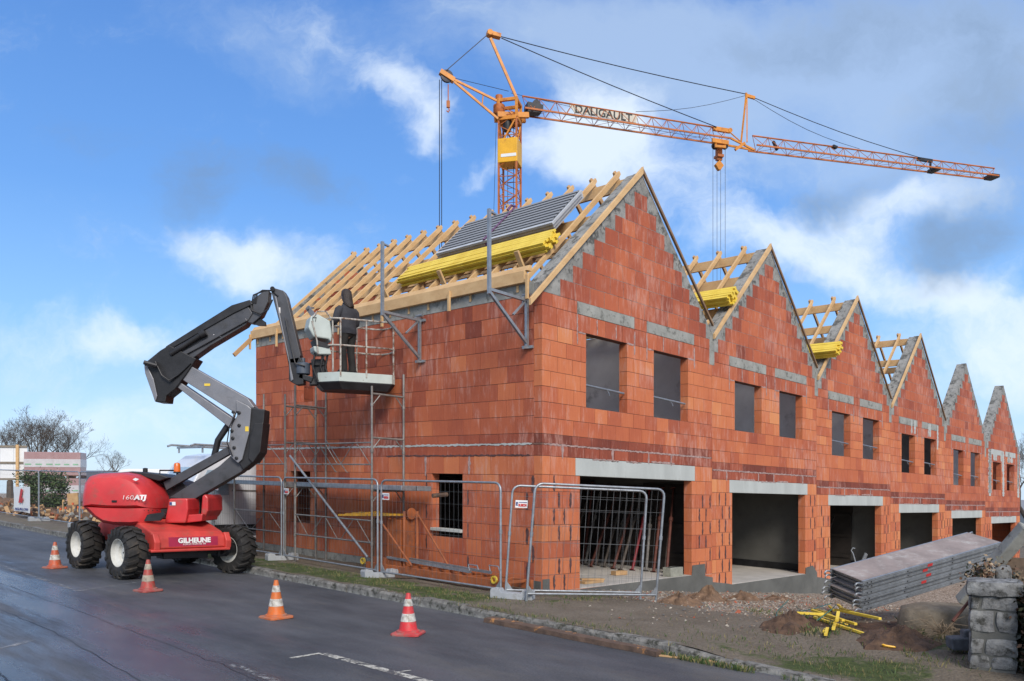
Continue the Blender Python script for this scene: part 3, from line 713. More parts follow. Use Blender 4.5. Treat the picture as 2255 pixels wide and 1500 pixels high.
    if k == 0: pts = [(g0, fl - .03), (g1 - .75, fl - .006), (g1, fl - .004), (g1 + .02, fl + .22), (g1 + .55, fl + .23), (g1 + .56, fl - .05), (Wd, fl - .1)]
    else: pts = [(0.0, fl + .10), (g0 - .25, fl + .02), (g0, fl - .02), (g1 - .0, fl - .006), (g1 + .01, fl + .17), (g1 + .45, fl + .21), (Wd, fl + .0)]
    x.prism([fr(s, -.022, w) for s, w in pts] + [fr(pts[-1][0], -.022, fl - 1.4), fr(pts[0][0], -.022, fl - 1.4)], fr(0, .02, 0) - fr(0, 0, 0))
    x.build('render_plinth', M_RENDER, root)
    # tubes across the window openings
    if k in (0, 2, 3, 4, 5):
        for (h0, h1) in WIN[k]:
            w = sl + .42
            x = MB(); x.tube([fr(h0 - .02, .1, w + .03), fr(h1 - .03, .06, w - .02)], .022, 8); x.tube([fr(h0 + .75, .08, w + .01), fr(h0 + .8, .04, w - .12)], .01, 5)
            x.build('guard_tube', M_GALV, root, smooth=True)
    # roof timbers
    if k < 4:
        ra = 8.62 + dz; rw = .055
        n = 17 if k == 0 else 12; D2 = DEP - .1 if k == 0 else 8.0
        for i in range(n):
            v = -.065 + (D2 + .02) * i / (n - 1)
            for sd in (-1, 1):
                end = -.02 if sd < 0 else Wd - .035
                if i == 0: end = (-.36 if k == 0 else .03) if sd < 0 else Wd - .03
                x = MB(); hgt = .115 if i or sd < 0 else .065; drop = 0 if i else (.045 if sd < 0 else .085)
                top = lambda s: ra - drop - abs(s - c) * SL
                e_ = .03 if i else 0; q = [(c - sd * e_, ra - drop + e_ * SL), (end, top(end)), (end, top(end) - hgt * 1.05), (c, ra - drop - hgt * 1.35)] + ([(c - sd * (e_ + .05), ra + e_ * SL - .06)] if i else [])
                vo = v + (rw if sd > 0 and i else 0); x.prism([fr(s, vo, w) for s, w in q], fr(0, rw, 0) - fr(0, 0, 0))
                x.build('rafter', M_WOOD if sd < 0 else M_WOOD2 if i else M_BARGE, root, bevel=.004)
        x = MB(); x.bx(c - .035, c + .035, .02, D2, ra - .44, ra - .205, fr); x.build('ridge_beam', M_WOOD, root, bevel=.005)
        for s in (1.05, 2.05, Wd - 2.05, Wd - 1.05):
            if k == 0 and s < 1.9: continue
            t = ra - abs(s - c) * SL - .215
            x = MB(); x.bx(s - .035, s + .035, .02, D2, t - .23, t - .003, fr); x.build('purlin', M_WOOD, root, bevel=.005)
        x = MB(); s = Wd - .32; t = ra - abs(s - c) * SL - .21; x.bx(s - .04, s + .04, .2, D2, t - .2, t, fr); x.build('purlin', M_WOOD2, root)
        if k == 0:
            x = MB(); x.bx(-.10, -.005, .35, DEP + .12, 5.60, 5.82, fr); x.build('wall_plate', M_WOOD, root, bevel=.006)
            x = MB(); x.prism([fr(-.07, .30, 5.823), fr(.06, .30, 5.823), fr(.06, .30, 5.93), fr(.0, .30, 5.93)], fr(0, DEP - .2, 0) - fr(0, 0, 0)); x.build('eaves_board', M_WOOD, root, bevel=.004)
            s = 1.45; t = ra - abs(s - c) * SL - .215; x = MB(); x.bx(s - .035, s + .035, .02, D2, t - .23, t - .003, fr); x.build('purlin', M_WOOD, root, bevel=.005)
            for v in (.22, 2.35, 4.55, 6.2, 6.9, 9.0, DEP + .06):
                x = MB(); x.bx(-.145, -.102, v, v + .06, 5.28 + rnd(-.05, .05), 5.72, fr); x.build('cleat', M_WOOD, root, bevel=.004)
            for v in (1.5, 3.2, 5.0, 6.6, 8.2):
                x = MB(); x.bar(fr(.35, v, 5.3), fr(1.75, v + .1, 6.9), .06, .12); x.build('strut', M_WOOD2, root)
            x = MB(); x.bar(fr(.05, DEP + .1, 5.75), fr(-.6, DEP + .05, 5.1), .06, .1); x.build('tail_board', M_WOOD2, root)
        else:
            s = .32; t = ra - abs(s - c) * SL - .21; x = MB(); x.bx(s - .04, s + .04, .2, D2, t - .2, t, fr); x.build('purlin', M_WOOD, root)
    return root
HOUSES = [house(k) for k in range(6)]
# far end wall of the last house
x = MB(); y = MB()
fre = lambda s, n, w: P(JU[6] - T + n, s, w)
for j, (w0, w1) in enumerate(levels([SLAB[5] - .2, 4.1])): row(x, y, fre, T, DEP - T, w0, w1, .5 if j % 2 else 1, .45)
x.build('end_brick_wall', M_BRICK, HOUSES[5]); y.build('end_mortar_core', M_MORTAR, HOUSES[5])
# ------------------------------------------------------------------ tower crane behind the houses
CM = V((-.12, 45.0)); CE = V((.957, .288)); CN = V((-.288, .957))
def J(s, z, n=0.): p = CM + CE * s + CN * n; return V((p.x, p.y, z))
def jp(x, y, n=0.):
    """point of the jib's own vertical plane behind a pixel of the photograph"""
    r = (x - PX) / F_PX; o = CM + CN * n
    s = (r * o.y - o.x) / (CE.x - r * CE.y); d = o.y + CE.y * s
    return J(s, CZ + (HY - y) / F_PX * d, n)
def crane():
    root = thing('tower_crane', 'orange lattice tower crane rising behind the brick houses, its long jib crossing the sky', 'crane', (CM.x, CM.y, 0))
    a = RAD(14); ex = V((math.cos(a), -math.sin(a), 0)); ey = V((math.sin(a), math.cos(a), 0)); h = .5
    def mc(i, z): sx, sy = ((-1, -1), (1, -1), (1, 1), (-1, 1))[i]; return V((CM.x, CM.y, z)) + ex * (h * sx) + ey * (h * sy)
    zt = 22.6; b = MB()
    for i in range(4): b.bar(mc(i, -1), mc(i, zt), .10, .10, ex)
    st = .56; z = 1.0; k = 0
    while z < zt - .3:
        for i in range(4):
            p, q = (i, (i + 1) % 4) if k % 2 else ((i + 1) % 4, i)
            b.tube([mc(p, z), mc(q, z + st)], .024, 5); 
            if k % 2 == 0: b.tube([mc(p, z), mc(q, z)], .022, 5)
        z += st; k += 1
    b.build('mast', M_CRANED, root)
    b = MB()
    for s in (-.17, .17): b.tube([V((CM.x, CM.y, 2)) + ex * s + ey * .2, V((CM.x, CM.y, zt)) + ex * s + ey * .2], .018, 5)
    z = 2.
    while z < zt: b.tube([V((CM.x, CM.y, z)) + ex * -.17 + ey * .2, V((CM.x, CM.y, z)) + ex * .17 + ey * .2], .012, 4); z += .33
    b.build('ladder', M_CABLE, root)
    b = MB(); z0, z1 = CZ + (HY - 357) / F_PX * 44.5, CZ + (HY - 304) / F_PX * 44.5
    b.hexa([V((CM.x, CM.y, z)) + ex * sx * .56 + ey * sy * .56 for z in (z0, z1) for sx, sy in ((-1, -1), (1, -1), (1, 1), (-1, 1))])
    cab = b.build('mast_casing', M_CRANEY, root, bevel=.03)
    b = MB(); q = V((CM.x, CM.y, z0 + .28)) - ey * .575
    b.hexa([q + ex * x + ey * y + ZV * z for z in (0, .17) for x, y in ((-.36, 0), (.5, 0), (.5, .01), (-.36, .01))]); b.build('white_strip', M_WHITE, cab)
    b = MB()                                             # slewing head: a box of beams round the mast top
    zb = 22.1
    for i in range(4):
        b.bar(mc(i, zb), mc((i + 1) % 4, zb), .16, .22); b.bar(mc(i, zt + .5), mc((i + 1) % 4, zt + .5), .14, .18)
        b.bar(mc(i, zb), mc(i, zt + .6), .15, .15, ex)
        b.bar(mc(i, zb - 1.6), mc((i + 1) % 4, zb), .09, .09)
    b.bar(J(-.8, zb + .15, -.3), J(1.0, zb + .35, -.3), .2, .3); b.bar(J(-.8, zb + .15, .3), J(1.0, zb + .35, .3), .2, .3)
    b.build('slewing_head', M_CRANE, root, bevel=.02)
    b = MB(); b.lathe([(.28, -.25), (.32, -.2), (.32, .25), (.16, .32), (.14, .5), (.2, .55), (.2, .8), (0.02, .83)], J(-.62, zb + .55), n=12); b.build('slewing_motor', M_CRANED, root, smooth=True)
    b = MB(); b.lathe([(.2, -.3), (.24, .0), (.24, .3)], J(-.2, zb - .35, -.2), n=10); b.build('slewing_gear', M_BLACK, root, smooth=True)
    # jib, first section
    def section(x0, x1, yt0, yt1, yb0, yb1, n, hw0=.46, hw1=.46, tip=False):
        b = MB()
        A, B = jp(x0, yt0), jp(x1, yt1)
        C0, C1 = jp(x0, yb0), jp(x1, yb1)
        def bot(t, s): p = C0.lerp(C1, t); hw = hw0 + (hw1 - hw0) * t; return p + V((CN.x, CN.y, 0)) * hw * s
        b.tube([A, B], .046, 6); 
        for s in (-1, 1): b.bar(bot(0, s), bot(1, s), .065, .09)
        for i in range(n):
            t0, tm, t1 = i / n, (i + .5) / n, (i + 1) / n
            for s in (-1, 1):
                b.tube([A.lerp(B, t0), bot(tm, s)], .017, 5); b.tube([bot(tm, s), A.lerp(B, t1)], .017, 5)
            b.tube([bot(tm, -1), bot(tm, 1)], .015, 4)
            b.tube([bot(tm, -1 if i % 2 else 1), bot(min(1, tm + 1 / n), 1 if i % 2 else -1)], .012, 4)
        return b, A, B, bot
    b, A1, B1, bot1 = section(1150, 1600, 211.6, 285, 245.4, 311.4, 13); b.build('jib_section', M_CRANED, root)
    b = MB()
    for s in (-1, 1): b.bar(bot1(1, s), jp(1662, 331, .46 * s), .08, .11); b.tube([B1, jp(1632, 313, .3 * s)], .035, 5)
    b.bar(jp(1570, 283), jp(1606, 289), .16, .24); b.lathe([(.14, -.1), (.14, .1)], jp(1607, 288), V((CN.x, CN.y, 0)), 10)
    b.bar(jp(1619, 330, -.5), jp(1640, 315, -.5), .12, .16); b.bar(jp(1619, 330, .5), jp(1640, 315, .5), .12, .16)
    b.build('jib_hinge', M_CRANE, root)
    b, A2, B2, bot2 = section(1657, 2190, 299, 371, 326, 391, 17, .46, .34); b.build('jib_section', M_CRANED, root)
    for nm, bars in (('stay_anchor', [(jp(2020, 350), jp(2052, 355), .16, .2), (jp(2050, 354), jp(2048, 380, -.2), .1, .12)]), ('cross_box', [(bot2(.73, -1), bot2(.73, 1), .4, .2)]), ('tip_box', [(bot2(.985, -1), bot2(.985, 1), .55, .22), (bot2(1, -1), bot2(1, 1), .18, .2)]), ('rope_guide', [(jp(1703, 312), jp(1711, 330, -.3), .14, .14)]), ('lamp_bracket', [(jp(1833, 322), jp(1842, 326), .25, .14)])):
        b = MB()
        for a_ in bars: b.bar(*a_)
        b.build(nm, M_BLACK, root)
    b = MB()                                             # king post of the second section
    for s in (-1, 1): b.bar(jp(1643, 212), jp(1632, 313, .4 * s), .07, .09); b.bar(jp(1645, 212), jp(1645, 313, .15 * s), .07, .09)
    b.bar(jp(1642, 210), jp(1662, 216), .12, .18); b.tube([jp(1643, 205), jp(1643, 218)], .07, 6); b.build('king_post', M_CRANE, root)
    # A frame on top of the mast
    b = MB()
    for s in (-1, 1):
        b.bar(jp(1142, 226, .34 * s), jp(1080, 84, .12 * s), .11, .15); b.bar(jp(1136, 214, .34 * s), jp(1084, 92, .1 * s), .05, .08)
    for t in (.25, .5, .75): b.tube([jp(1142, 226, .34).lerp(jp(1080, 84, .12), t), jp(1142, 226, -.34).lerp(jp(1080, 84, -.12), t)], .03, 5)
    b.bar(jp(1072, 73), jp(1102, 81), .34, .22); b.lathe([(.16, -.2), (.16, .2)], jp(1078, 74), V((CN.x, CN.y, 0)), 10)
    b.build('top_frame', M_CRANE, root, bevel=.01)
    b = MB()                                             # tail frame
    for s in (-1, 1):
        b.bar(jp(997, 174, .1 * s), jp(1094, 222, .45 * s), .09, .12); b.bar(jp(1000, 180, .1 * s), jp(1097, 262, .45 * s), .09, .12)
        b.tube([jp(1064, 209, .32 * s), jp(1062, 232, .32 * s)], .04, 5)
    b.bar(jp(969, 158), jp(1000, 178), .3, .26); b.build('tail_frame', M_CRANE, root, bevel=.01)
    b = MB(); b.lathe([(.26, -.08), (.34, -.07), (.32, 0), (.34, .07), (.26, .08)], jp(984, 168), V((CN.x, CN.y, 0)), 20); b.build('tail_sheave', M_CABLE, root, smooth=True)
    b = MB()
    def cable(p, q, r=.022, sag=0., m=0): b.tube([p.lerp(q, t / 6) - ZV * sag * math.sin(math.pi * t / 6) for t in range(7)], r, 5, m)
    for n in (-.12, .12):
        cable(jp(1100, 80, n), jp(1641, 207, n), .026, .12); cable(jp(1104, 84, n), jp(1578, 280, n), .026, .1); cable(jp(1074, 76, n), jp(982, 156, n), .024)
        cable(jp(1662, 216, n), jp(2028, 348, n), .022, .2); cable(jp(1656, 216, n * 3), jp(1893, 328, n * 3), .013, .35)
    cable(jp(1000, 172), jp(1120, 201), .015); cable(jp(1640, 211), jp(1400, 246), .014, .25); cable(jp(1125, 205), jp(1300, 245), .012)
    cable(jp(1240, 252, .3), jp(1560, 306, .3), .012); cable(jp(1690, 322, .2), jp(2160, 382, .2), .012)
    p = jp(970, 176); q = jp(1093, 262, .6)
    for n in (-.06, .06): b.tube([J(p.x * 0 + (V((p.x, p.y)) - CM).dot(CE) + n, p.z), J((V((p.x, p.y)) - CM).dot(CE) + n, 3)], .022, 5)
    b.tube([q, V((q.x - .5, q.y, 4))], .011, 4)
    b.build('stay_cables', M_CABLE, root)
    # tail hook
    p = jp(987, 186); b = MB(); b.tube([p, p - ZV * .9], .03, 5); b.bar(p - ZV * .9, p - ZV * 1.25, .14, .18); b.tube([p - ZV * 1.2, p - ZV * 1.4 + V((.06, 0, 0)), p - ZV * 1.5, p - ZV * 1.42 - V((.08, 0, 0))], .035, 6)
    b.build('tail_hook', M_CRANED, root)
    # winch, trolley, hook
    b = MB(); b.bar(jp(1158, 236), jp(1192, 243), .7, .32); b.lathe([(.2, -.3), (.2, .3)], jp(1178, 232), V((CN.x, CN.y, 0)), 12); b.bar(jp(1160, 246), jp(1188, 248), .5, .2); b.build('winch', M_BLACK, root)
    b = MB(); t0 = jp(1585, 316)
    for s in (-.5, .5): b.bar(jp(1568, 309, s), jp(1604, 315, s), .14, .26); b.bar(jp(1574, 322, s), jp(1598, 324, s), .12, .16)
    b.bar(jp(1576, 318, -.5), jp(1576, 318, .5), .14, .2); b.bar(jp(1596, 320, -.5), jp(1596, 320, .5), .14, .2); tr = b.build('trolley', M_CRANE, root, bevel=.02)
    b = MB()
    for x in (1574, 1585, 1596): b.lathe([(.2, -.06), (.2, .06)], jp(x, 322), V((CN.x, CN.y, 0)), 12)
    b.build('pulley', M_BLACK, tr)
    b = MB(); p = jp(1583, 326); b.bar(p, p - ZV * .75, .24, .34, CE.to_3d()); b.bar(p - ZV * .45, p - ZV * .6, .5, .4, CE.to_3d()); b.build('hook_frame', M_CRANED, root)
    b = MB(); q = p - ZV * 1.05
    b.prism([q + CE.to_3d() * x + ZV * z - CN.to_3d() * .12 for x, z in ((-.28, 0), (0, .3), (.28, 0), (.06, -.3), (-.06, -.3))], CN.to_3d() * .24); b.build('hook_block', M_CRANE, root, bevel=.02)
    b = MB()
    for x in (1570, 1579, 1587, 1597): p = jp(x, 325); b.tube([p, V((p.x, p.y, 5))], .014, 4)
    b.build('hoist_ropes', M_ROPE, root)
    b = MB(); q = [jp(1256, 230), jp(1404, 253), jp(1402, 275), jp(1274, 253 + 3)]
    q = [jp(1253, 231), jp(1403, 254), jp(1401, 271), jp(1266, 249)]
    b.prism([p - CN.to_3d() * .02 for p in q], CN.to_3d() * .04); sg = b.build('sign_board', mat('cream_sign', (.50, .46, .38), .5, var=.08), root)
    b = MB(); o = jp(1267, 246.5, -.03); xd = (jp(1400, 268.5, -.03) - o); b.text('DALIGAULT', .62, o - ZV * .02, xd, ZV - xd.normalized() * xd.normalized().z, bold=.012, width=(jp(1392, 267, -.03) - o).length); b.build('lettering', M_INK, sg)
crane()

# ------------------------------------------------------------------ boom lift
def lift():
    LU, LVv = -3.78, 7.43
    root = thing('boom_lift', 'red articulated boom lift with grey arms parked in the road, basket raised to the eaves', 'boom lift', P(LU, LVv, RW))
    def wheel(u, v, ry, steer, front):
        ctr = P(u, v, RW + .50); ax = (RV * math.cos(steer) + LV * math.sin(steer)).normalized(); fw = ax.cross(ZV).normalized(); up = fw.cross(ax) * -1
        if up.z < 0: up = -up
        b = MB(); prof = [(.27, -.17), (.36, -.195), (.44, -.19), (.465, -.15), (.47, 0), (.465, .15), (.44, .19), (.36, .195), (.27, .17)]
        b.lathe(prof, ctr, ax, 32, cap=False)
        n = 18                                           # tractor lugs, two staggered slanting rows
        for i in range(n):
            for s in (-1, 1):
                q0 = 2 * math.pi * (i + (.5 if s > 0 else 0)) / n
                def pt(q, r, t): return ctr + (fw * math.cos(q) + up * math.sin(q)) * r + ax * t
                for (ta, tb, qa, qb, r1, r2) in ((.0, .10, .10, .02, .510, .508), (.10, .19, .02, -.06, .508, .485), (.19, .205, -.06, -.08, .475, .40)):
                    dq = .062
                    p = [pt(q0 + q + dd, r - d, t * s) for d in (.06, 0) for (q, t, r, dd) in ((qa, ta, r1, -dq), (qa, ta, r1, dq), (qb, tb, r2, dq), (qb, tb, r2, -dq))]
                    b.hexa(p)
        t = b.build('wheel', M_RUB, root, smooth=30)
        b = MB(); o = -1 if ry < 0 else 1
        b.lathe([(.285, .165 * o), (.265, .17 * o), (.255, .10 * o), (.20, .055 * o), (.19, .0), (.10, .0), (.09, .05 * o), (.02, .055 * o)], ctr, ax, 24, cap=False)
        b.lathe([(.285, -.165 * o), (.26, -.17 * o), (.25, -.06 * o), (.12, -.03 * o), (.12, .0)], ctr, ax, 24, cap=False)
        b.build('rim', M_RIM if front else mat('dusty_dark_rim', (.12, .11, .10), .7, var=.4, scale=6), t, smooth=30)
        b = MB(); b.lathe([(.13, -.02 * o), (.13, -.22 * o), (.09, -.26 * o), (.09, -.34 * o)], ctr, ax, 12)
        b.build('hub', M_BLACK, t, smooth=True)
    for u, v, s in ((-4.86, 6.33, .10), (-4.86, 8.60, .05), (-2.72, 6.22, .28), (-2.70, 8.60, 0.)): wheel(u, v, -1 if u < -4 else 1, s, True)
    f = lambda a, b_, c: P(LU + a, LVv + b_, RW + c)
    b = MB()                                             # axles and chassis beam
    for v in (-1.13, 1.17):
        b.bx(-.92, .92, v - .10, v + .10, .42, .62, f); b.bx(-.45, .45, v - .18, v + .18, .36, .66, f)
        for s in (-.78, .78): b.bx(s - .1, s + .1, v - .15, v + .15, .36, .68, f); b.tube([f(s * .9, v - .16, .5), f(s * .3, v - .2, .5)], .03, 8)
    b.bx(-.4, .4, -1.0, 1.05, .55, .8, f); b.build('axle', M_BLACK, root, bevel=.02)
    b = MB()                                             # red sloping hood of the chassis
    for s0, s1 in ((-.72, .72),):
        b.prism([f(s0, -1.52, .58), f(s0, -1.50, .80), f(s0, -1.35, .90), f(s0, -.55, 1.10), f(s0, 1.0, 1.10), f(s0, 1.5, .85), f(s0, 1.5, .58)], f(s1, 0, 0) - f(s0, 0, 0))
    ch = b.build('chassis', M_DKRED, root, bevel=.03)
    b = MB()
    for s in (-.74, .70): b.prism([f(s, -1.56, .56), f(s, -1.58, .72), f(s, -1.48, .88), f(s, -1.35, .86), f(s, -1.3, .56)], f(.12, 0, 0) - f(0, 0, 0))
    b.bx(-.80, .80, -1.57, -1.40, .52, .575, f); b.build('bumper', M_DKRED, root, bevel=.02)
    b = MB(); o = f(-.36, -1.515, .64); b.prism([f(-.44, -1.512, .62), f(.56, -1.512, .62), f(.56, -1.495, .80), f(-.44, -1.495, .80)], f(0, -.006, 0) - f(0, 0, 0)); pl = b.build('name_plate', mat('plum_sticker', (.33, .012, .05), .5), ch)
    b = MB(); b.text('GILHEUNE', .13, f(-.26, -1.520, .69), RV, ZV + LV * .05, width=.66, bold=.006); b.text('LOCATION 02 99', .05, f(-.16, -1.520, .645), RV, ZV, width=.46); b.build('lettering', M_LETTER, pl)
    b = MB(); b.lathe([(.45, 1.08), (.52, 1.12), (.52, 1.2), (.6, 1.22), (.6, 1.3)], P(LU, LVv, RW), n=24); b.build('slewing_ring', M_BLACK, root, smooth=40)
    # turret: rounded counterweight shell, its outline taken at the slewing axis
    D0 = 16.95; xd = V((1, 0, 0))
    def sh(pts, prof, name, m, par=root, cx=None, cy=None):
        q = [at(x, y, D0) for x, y in pts]; c = sum(q, V()) / len(q); n = len(q)
        if cx: c = at(cx, cy, D0)
        rings = []
        for dy, k in prof: rings.append([c + (p - c) * k + V((0, dy, 0)) for p in q])
        b = MB(); b.loft(rings); return b.build(name, m, par, smooth=35)
    up = [(216, 1114), (217, 1090), (222, 1062), (232, 1048), (250, 1043), (300, 1041), (325, 1046), (345, 1057), (360, 1074), (370, 1094), (372, 1118), (330, 1119), (270, 1118)]
    pr = [(-.88, .60), (-.84, .80), (-.74, .92), (-.58, .98), (-.35, 1.0), (.35, 1.0), (.7, .95), (.85, .7)]
    t = sh(up, pr, 'turret_cover', M_RED, root, 300, 1100)
    lo = [(217, 1113), (270, 1116), (330, 1117), (371, 1116), (371, 1135), (361, 1154), (340, 1156), (290, 1155), (262, 1150), (240, 1136)]
    sh(lo, [(-.86, .72), (-.80, .86), (-.7, .94), (-.5, .99), (.5, 1.0), (.75, .9), (.85, .7)], 'turret_base', M_RED, root, 300, 1120)
    b = MB(); q = [at(x, y, D0 - .80) for x, y in [(316, 1137), (330, 1132), (360, 1128), (364, 1133), (352, 1147), (318, 1148)]]; b.prism(q, V((0, .05, 0))); b.build('air_intake', M_BLACK, root)
    b = MB(); b.text('160', .125, at(271, 1100, D0 - .925), xd, ZV + xd * .2, width=.20, bold=-.002); b.text('ATJ', .125, at(294, 1100, D0 - .925), xd, ZV + xd * .2, width=.24, bold=.008); b.build('lettering', M_LETTER, t)
    b = MB(); q = [at(x, y, D0 - .89) for x, y in ((292, 1056), (298, 1052.5), (306, 1055.5), (299, 1059.5))]; b.prism(q, V((0, .01, 0))); b.build('sticker', M_WHITE, t)
    b = MB(); c0 = at(300, 1116, D0)
    for i in range(14): x = 232 + i * 9.5; p = at(x, 1124, D0 - .815); b.lathe([(.012, 0), (.010, .012), (.002, .013)], p, V((0, -1, 0)), 8)
    b.build('bolt', M_BLACK, root)
    b = MB(); p = at(252, 1104, D0 - .88); b.bx(-.05, .05, -.02, 0, -.02, .02, lambda a, c, d: p + V((a, c, d))); b.build('latch', M_BLACK, t, bevel=.006)
    b = MB(); b.tube([at(352, 1046, D0 - .25), at(352, 1036, D0 - .25), at(392, 1036, D0 + .3), at(392, 1046, D0 + .3)], .016, 6); b.lathe([(.05, 0), (.05, .09), (.02, .1)], at(320, 1041, D0 + .1), n=10); b.build('hood_rail', M_BLACK, root)
    # right part of the turret: step box, dark well for the arm, end cheek
    b = MB(); b.prism([at(x, y, D0 - .55) for x, y in ((372, 1098), (413, 1098), (414, 1122), (408, 1152), (362, 1152))], V((0, 1.1, 0))); r2 = b.build('turret_step', M_RED, root, bevel=.03)
    b = MB(); b.prism([at(x, y, D0 - .45) for x, y in ((403, 1134), (446, 1132), (444, 1148), (406, 1152))], V((0, .9, 0))); b.build('turret_sill', M_RED, root, bevel=.02)
    b = MB(); b.prism([at(x, y, D0 - .3) for x, y in ((445, 1092), (452, 1088), (458, 1096), (458, 1125), (450, 1140), (441, 1142))], V((0, .85, 0))); b.build('turret_cheek', M_RED, root, bevel=.03)
    b = MB(); b.prism([at(x, y, D0 + .05) for x, y in ((356, 1060), (370, 1050), (398, 1060), (440, 1096), (440, 1140), (410, 1140), (372, 1120))], V((0, .7, 0))); b.prism([at(x, y, D0 - .3) for x, y in ((244, 1042), (290, 1038), (350, 1044), (372, 1052), (350, 1060), (300, 1046))], V((0, .8, 0))); b.build('turret_well', M_BLACK, root, bevel=.02)
    b = MB(); o = at(373.5, 1113, D0 - .56); b.bx(0, .12, -.004, 0, 0, .07, lambda a, c, d: o + V((a, c, d))); b.build('sticker', M_WHITE, r2)
    b = MB(); b.bx(.0, .05, -.006, -.003, .005, .065, lambda a, c, d: o + V((a, c, d))); b.build('sticker', M_BLUEINK, r2)
    b = MB(); p = at(390, 1042, D0 + .1); b.tube([p - ZV * .28, p], .02, 8); b.lathe([(.075, 0), (.075, .03)], p, n=12); bp_ = b.build('beacon_post', M_BLACK, root)
    b = MB(); b.lathe([(.07, .03), (.065, .18), (.05, .21), (.01, .22)], p, n=14); b.build('beacon', mat('amber_lens', (.75, .15, .015), .2, coat=.4), root, smooth=True)
    # arms: outlines on the boom's plane, given their own width
    def arm(name, pts, d, wd, m, bev=.012, par=root):
        b = MB(); b.prism([at(x, y, d) for x, y in pts], V((0, wd, 0))); return b.build(name, m, par, bevel=bev)
    la = arm('lower_arm', [(372, 1096), (482, 1027), (512, 1000), (545, 1008), (556, 1018), (530, 1040), (430, 1098), (418, 1101)], D0 - .12, .30, M_BOOM)
    arm('lower_link', [(359, 1062), (500, 984), (506, 1000), (366, 1080)], D0 - .16, .14, M_BOOM)
    b = MB(); b.tube([at(384, 1062, D0 + .3), at(496, 1000, D0 + .3)], .05, 10); b.tube([at(470, 1012, D0), at(480, 970, D0), at(510, 925, D0)], .065, 10); b.build('lift_cylinder', M_BLACK, root, smooth=True)
    kn = [(519, 880), (545, 893), (553, 900), (548, 955), (540, 985), (533, 1012), (524, 1020), (510, 1008), (503, 990), (508, 940), (522, 915)]
    arm('knuckle_plate', kn, D0 - .24, .04, M_BOOML); arm('knuckle_plate', kn, D0 + .20, .04, M_BOOML)
    b = MB()
    b.prism([at(x, y, D0 - .19) for x, y in ((546, 896), (583, 902), (581, 928), (575, 990), (557, 1018), (535, 1036), (526, 1020), (540, 985))], V((0, .38, 0)))
    b.prism([at(x, y, D0 - .24) for x, y in ((560, 932), (580, 930), (573, 996), (556, 1020), (546, 1010), (549, 965))], V((0, .48, 0)))
    b.build('knuckle_body', M_BLACK, root, bevel=.02)
    b = MB()
    for x, y in ((514, 908), (527, 909), (511, 949), (513, 965), (516, 986), (521, 1009), (527, 937)): p = at(x, y, D0 - .24); b.lathe([(.035, -.012), (.035, .012), (.02, .02)], p + V((0, -.012, 0)), V((0, -1, 0)), 8)
    b.build('pivot_pin', M_BLACK, root)
    arm('middle_arm', [(420, 806), (545, 877), (560, 897), (530, 912), (515, 908), (398, 834)], D0 - .15, .30, M_BOOML)
    arm('middle_link', [(384, 848), (398, 843), (512, 921), (508, 944)], D0 - .13, .26, M_BOOML)
    # elbow and main boom
    el = [(317, 800), (330, 790), (352, 772), (372, 760), (432, 790), (408, 826), (384, 858), (366, 872), (364, 886), (341, 885), (330, 852), (318, 815)]
    b = MB(); b.prism([at(x, y, D0 - .2) for x, y in el], V((0, .40, 0))); b.build('elbow', M_BLACK, root, bevel=.015)
    arm('elbow_plate', [(317, 806), (324, 806), (338, 835), (346, 872), (342, 885), (331, 856), (319, 822)], D0 - .235, .03, M_BOOML)
    b = MB(); b.tube([at(317, 798, D0 - .35), at(346, 806, D0 - .3)], .045, 8); b.build('elbow_pin', M_BLACK, root)
    arm('main_boom', [(352, 787), (372, 764), (437, 722), (540, 666), (556, 690), (540, 716), (462, 762), (420, 792)], D0 - .14, .28, M_BOOM)
    arm('boom_cover', [(360, 770), (366, 762), (436, 718), (510, 672), (550, 660), (556, 670), (514, 690), (440, 732), (380, 766)], D0 - .17, .34, M_BLACK)
    b = MB(); b.tube([at(376, 780, D0 - .2), at(447, 735, D0 - .2)], .055, 12); b.lathe([(.075, -.06), (.075, .06)], at(447, 735, D0 - .2), V((1, 0, .6)), 12); b.build('boom_cylinder', M_BLACK, root, smooth=True)
    arm('boom_tray', [(365, 795), (447, 750), (540, 700), (545, 706), (448, 760), (370, 802)], D0 - .19, .05, M_BOOM)
    arm('telescope_head', [(540, 668), (553, 662), (584, 638), (592, 640), (590, 665), (576, 695), (556, 712), (538, 708)], D0 - .11, .22, M_BOOM)
    b = MB(); b.prism([at(x, y, D0 - .05) for x, y in ((556, 712), (572, 700), (583, 708), (584, 717), (566, 716))], V((0, .1, 0)))
    for dx in (0, 4, 8): b.tube([at(555 + dx, 668, D0 - .12), at(558 + dx, 650 - dx * .3, D0 - .12), at(578, 642 - dx * .3, D0 - .1), at(597, 640, D0 - .1), at(612, 652, D0 - .12)], .016, 6)
    b.tube([at(552, 668, D0 - .14), at(556, 684, D0 - .16), at(574, 692, D0 - .16), at(590, 682, D0 - .14), at(600, 660, D0 - .13)], .018, 6)
    b.build('hoses', M_BLACK, root, smooth=True)
    b = MB()
    for i in range(3):
        o = .02 * i; b.tube([at(342, 796, D0 - .24 - o), at(356, 826, D0 - .27 - o), at(372, 838, D0 - .25 - o), at(392, 826, D0 - .2 - o), at(420, 800, D0 - .18 - o)], .013, 6)
        b.tube([at(522, 905, D0 - .26 - o), at(505, 940, D0 - .28 - o), at(500, 975, D0 - .27 - o), at(512, 1004, D0 - .25 - o)], .012, 6)
        b.tube([at(628, 700, D0 - .15 - o * .5), at(640, 760, D0 - .17 - o * .5), at(650, 800, D0 - .16 - o * .5), at(672, 806, D0 - .15 - o * .5)], .012, 6)
